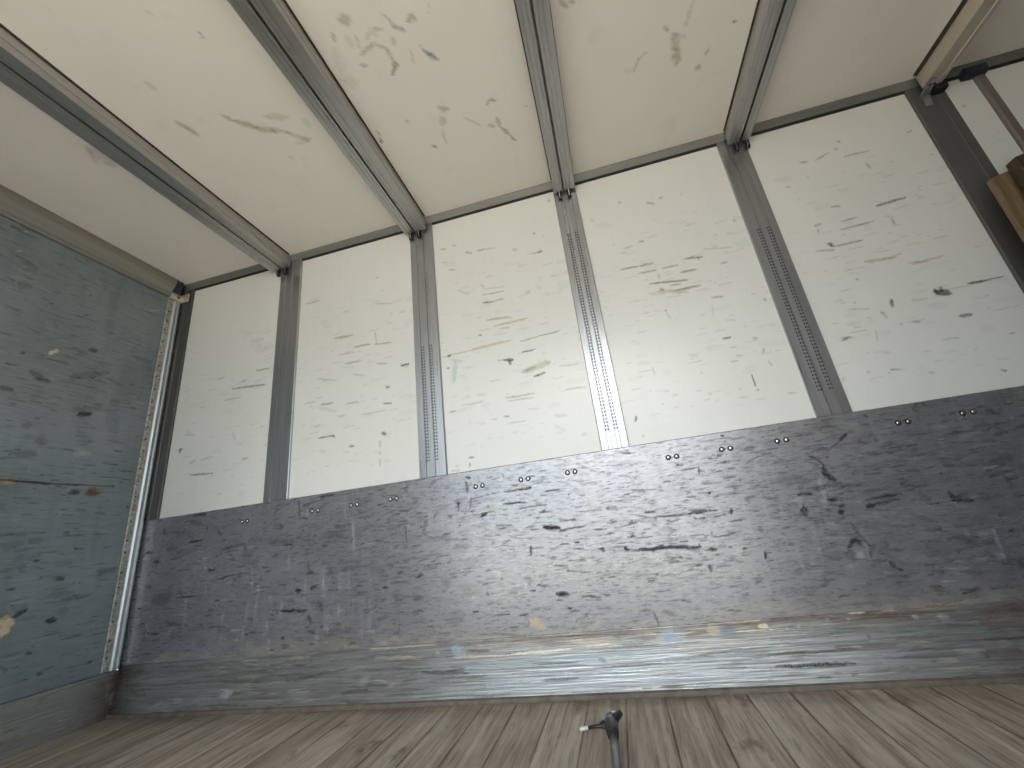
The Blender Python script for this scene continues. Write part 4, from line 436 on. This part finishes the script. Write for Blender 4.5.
post('upright_post', 'grey upright wall post nearest the dark bulkhead, between the first two white panels', cent[0], .149, None)
post('upright_post', 'grey upright wall post second from the bulkhead, with two faint rows of slots', cent[1], .143, (.99, 1.62))
post('upright_post', 'bright shining upright wall post in the middle, with two rows of slots', cent[2], .122, (1.00, 2.1))
post('upright_post', 'grey slotted upright wall post right of the shining one', cent[3], .128, (1.02, 1.85))
post('upright_post', 'wide plain dark grey upright wall post at the right, under the bracketed roof beam', cent[4], .142, None, True, 'grey_post')

# narrow rail on the wall at the far right, with its dark end plug
t = thing('narrow_rail', 'narrow brownish upright rail at the top right corner, right of the rightmost post', 'rail', (4.58, 0, .2))
b = bmesh.new(); prism(b, [(-.024, 0), (-.024, -.012), (-.018, -.018), (.006, -.018), (.010, -.009), (.020, -.008), (.020, 0)], .72, 2.175, 'z'); obj('rail_body', b, m_alu('brown_grey_rail', (.22, .19, .17), .5, (40, 40, 2), .5, .3), t)
b = bmesh.new(); bx(b, -.075, .020, -.042, -.002, 2.165, 2.205, .004); obj('end_plug', b, MAT['blue_black'], t)

# corner: dark post on the long wall, silver trim on the bulkhead
cp = thing('trim_2', '', ''); del cp['label']; del cp['category']; cp['kind'] = 'structure'
b = bmesh.new(); prism(b, [(0, 0), (0, -.018), (.03, -.018), (.034, -.013), (.086, -.013), (.090, -.010), (.090, 0)], ZP-.0, H, 'z'); obj('corner_post', b, MAT['dark_post'], cp)
b = bmesh.new()
prism(b, [(0, -.022), (.012, -.022), (.020, -.030), (.020, -.036), (.013, -.040), (.013, -.048), (.017, -.052), (.017, -.058), (.009, -.064), (.009, -.066), (0, -.066)], .205, 2.30, 'z')
obj('corner_angle', b, MAT['silver'], cp)
b = bmesh.new(); prism(b, [(0, -.064), (.006, -.064), (.006, -.094), (.003, -.097), (0, -.097)], .205, 2.30, 'z'); fl = obj('flange', b, MAT['flange'], cp)
r0 = None
for k in range(26):
    if r0 is None:
        b = bmesh.new(); tube(b, [(0, 0, 0), (.002, 0, 0), (.003, 0, 0)], [.0045, .004, .001], 10); r0 = obj('rivet', b, MAT['black'], fl); r = r0
    else: r = r0.copy(); C.objects.link(r); r.parent = fl
    r.location = (.006, -.088+.004*random.random(), .26+k*.078+.03*random.random())

# ---------------------------------------------------------------- roof beams
def half(sgn, w, slit):
    """one C-shaped half of a slotted roof track, section in x, z"""
    h = w/2; T = .003; Z0 = ZB; Z1 = ZC
    o = [(slit, Z0+.012), (slit, Z0), (slit+.010, Z0), (slit+.011, Z0+.002), (slit+.014, Z0+.002), (slit+.015, Z0), (slit+.030, Z0), (slit+.031, Z0+.002), (slit+.034, Z0+.002), (slit+.035, Z0),
         (h-.002, Z0), (h, Z0+.002), (h, Z0+.026), (h-.003, Z0+.028), (h-.003, Z0+.034), (h, Z0+.036), (h, Z1), (h-T-.003, Z1), (h-T-.003, Z0+.005), (slit+T, Z0+.005), (slit+T, Z0+.012)]
    return [(sgn*x, z) for x, z in o]
def slotted_beam(x, w, slit_off, label, y_end=-.03):
    t = thing('cross_beam', label, 'roof beam', (x, 0, 0), 'roof beams crossing the ceiling')
    for s_ in (-1, 1):
        b = bmesh.new()
        wa = w/2 - s_*slit_off
        prof = [(px_ + slit_off, z) for px_, z in half(s_, 2*wa, .0055)]
        prism(b, prof, YF+.0, y_end, 'y'); obj('beam_rail', b, MAT['beam'], t)
        b = bmesh.new(); e = s_*w/2
        prism(b, [(e, ZC-.007), (e+s_*.004, ZC-.006), (e+s_*.006, ZC), (e, ZC)], YF, y_end-.02, 'y'); obj('sealant_bead', b, MAT['sealant'], t)
    for s_ in (-1, 1):                                 # locking hooks hanging at the wall end
        b = bmesh.new(); xo = slit_off + s_*.026
        for q in (-.007, .006):
            prism(b, [(-.034, ZB+.004), (-.034, ZB-.032), (-.026, ZB-.046), (-.019, ZB-.046), (-.019, ZB+.004)], xo+q-.0035, xo+q+.0035, 'x')
        hk = obj('end_hook', b, MAT['black'], t)
        b = bmesh.new(); prism(b, [(-.036, ZB+.004), (-.037, ZB-.032), (-.030, ZB-.038), (-.022, ZB-.034), (-.022, ZB+.004)], xo-.0028, xo+.0018, 'x'); obj('tongue', b, MAT['bolt'], hk)
    return t
slotted_beam(.790, .145, .012, 'slotted metal roof beam second from the bulkhead, ending above the first wall post')
slotted_beam(1.722, .135, -.005, 'slotted metal roof beam ending above the second wall post from the bulkhead')
slotted_beam(2.616, .115, -.005, 'slotted metal roof beam running almost straight overhead to the shining wall post')
slotted_beam(3.515, .105, .008, 'slotted metal roof beam right of centre, ending above the post right of the shining one')
# plain beam with bolted end bracket
t = thing('cross_beam', 'plain dull roof beam at top right with a bolted bracket at its end', 'roof beam', (4.352, 0, 0), 'roof beams crossing the ceiling')
b = bmesh.new(); w = .033
prism(b, [(-w, ZB), (-w, ZC), (-w-.012, ZC), (-w-.012, ZC-.004), (-w-.004, ZC-.006), (-w-.004, ZB-.004), (-.020, ZB-.004), (-.016, ZB+.002), (.016, ZB+.002), (.020, ZB-.004), (w+.004, ZB-.004), (w+.004, ZC-.006), (w+.012, ZC-.004), (w+.012, ZC), (w, ZC), (w, ZB)], YF, -.05, 'y')
obj('beam_rail', b, MAT['beam_plain'], t)
for s_ in (-1, 1):
    b = bmesh.new(); e = s_*(w+.012); prism(b, [(e-s_*.012, ZC-.013), (e-s_*.006, ZC-.011), (e+s_*.002, ZC-.006), (e+s_*.005, ZC), (e-s_*.012, ZC)], YF, -.06, 'y'); obj('sealant_bead', b, MAT['sealant'], t)
b = bmesh.new(); prism(b, [(-.10, ZB-.005), (-.016, ZB-.012), (-.016, ZB-.085), (-.021, ZB-.085), (-.030, ZB-.028), (-.10, ZB-.010)], -.036, -.006, 'x'); br = obj('end_bracket', b, MAT['alu'], t)
for yy in (-.045, -.075):
    for xx in (-.026, -.008):
        b = bmesh.new(); tube(b, [(xx, yy, ZB-.006), (xx, yy, ZB-.016), (xx, yy, ZB-.019)], [.006, .006, .003], 6); obj('bolt', b, MAT['black'], br)
b = bmesh.new(); bx(b, .010, .06, -.055, -.016, ZB-.03, ZB+.02, .004); obj('end_plug', b, MAT['black'], t)
# beam against the bulkhead
t = thing('cross_beam', 'dull metal roof beam along the top of the dark bulkhead', 'roof beam', (0, 0, 0), 'roof beams crossing the ceiling')
b = bmesh.new(); prism(b, [(0, 2.312), (.016, 2.312), (.020, 2.318), (.020, 2.335), (.052, 2.385), (.056, 2.40), (.056, ZC), (0, ZC)], YF, -.10, 'y'); obj('beam_rail', b, MAT['beam_wall'], t)
b = bmesh.new(); prism(b, [(0, 2.335), (.022, 2.342), (.050, 2.385), (.052, ZC), (0, ZC)], -.10, -.052, 'y'); obj('end_plug', b, MAT['blue_black'], t)
b = bmesh.new(); prism(b, [(0, 2.305), (.020, 2.305), (.030, 2.33), (.026, 2.345), (0, 2.345)], -.10, -.02, 'y')
bx(b, .0, .075, -.030, -.018, 2.30, 2.36, .003); cb = obj('end_bracket', b, MAT['beam_plain'], t)
b = bmesh.new(); tube(b, [(.024, -.055, 2.326), (.033, -.055, 2.322)], [.007, .006], 8); obj('bolt', b, MAT['black'], cb)

# ---------------------------------------------------------------- boards leaning at the right
def slab(name, label, cat, outline, y0, y1, mat):
    b = bmesh.new(); prism(b, outline, y0, y1, 'y'); bmesh.ops.bevel(b, geom=b.edges[:], offset=.002, segments=1, affect='EDGES')
    o = obj(name, b, mat); return tag(o, label, cat)
slab('wooden_board', 'pale brown wooden board standing before the rightmost wall post', 'board',
     [(4.232, 0), (4.62, 0), (4.62, 1.86), (4.33, 1.735), (4.236, 1.713)], -.17, -.148, MAT['ply'])
slab('wooden_plank', 'dark brown wooden plank standing before the pale brown board', 'plank',
     [(4.287, 0), (4.52, 0), (4.52, 1.80), (4.293, 1.748)], -.225, -.18, MAT['brown_wood'])

# ---------------------------------------------------------------- pole on the floor
t = thing('forked_pole', 'grey pole with dark forked head, lying on the plank floor', 'pole', (2.437, -.36, 0))
def P_(x, y, z):                                       # a little smaller about the joint, set back from the wall
    return ((x-2.437)*.92+.004+max(0, -.36-y)*.03, (y+.36)*.86-.030, z*.88)
b = bmesh.new(); tube(b, [P_(2.434, -.355, .040), P_(2.440, -.50, .034), P_(2.462, -1.30, .019)], [.0100, .0112, .0122], 20); obj('shaft', b, MAT['pole'], t)
b = bmesh.new()
tube(b, [P_(2.436, -.395, .040), P_(2.435, -.37, .041), P_(2.431, -.33, .046), P_(2.425, -.300, .050)], [.016, .0185, .021, .015], 16)
tube(b, [P_(2.433, -.325, .046), P_(2.446, -.290, .052), P_(2.462, -.268, .058)], [.015, .013, .010], 12)
tube(b, [P_(2.430, -.315, .047), P_(2.424, -.280, .050), P_(2.430, -.262, .052)], [.014, .012, .009], 12)
tube(b, [P_(2.428, -.335, .044), P_(2.405, -.318, .043), P_(2.398, -.322, .040)], [.013, .012, .010], 12)
obj('fork_head', b, MAT['head'], t)
b = bmesh.new(); tube(b, [P_(2.418, -.325, .042), P_(2.375, -.312, .036), P_(2.345, -.309, .030)], [.0065, .0055, .005], 12); arm = obj('side_arm', b, MAT['head'], t)
b = bmesh.new(); tube(b, [P_(2.352, -.310, .032), P_(2.328, -.311, .029), P_(2.322, -.311, .028)], [.0055, .006, .004], 12); obj('arm_tip', b, MAT['pale_cap'], arm)
b = bmesh.new(); bx(b, -.008, .024, .050, .060, .040, .054, .003); obj('end_cap', b, MAT['pale_cap'], t)
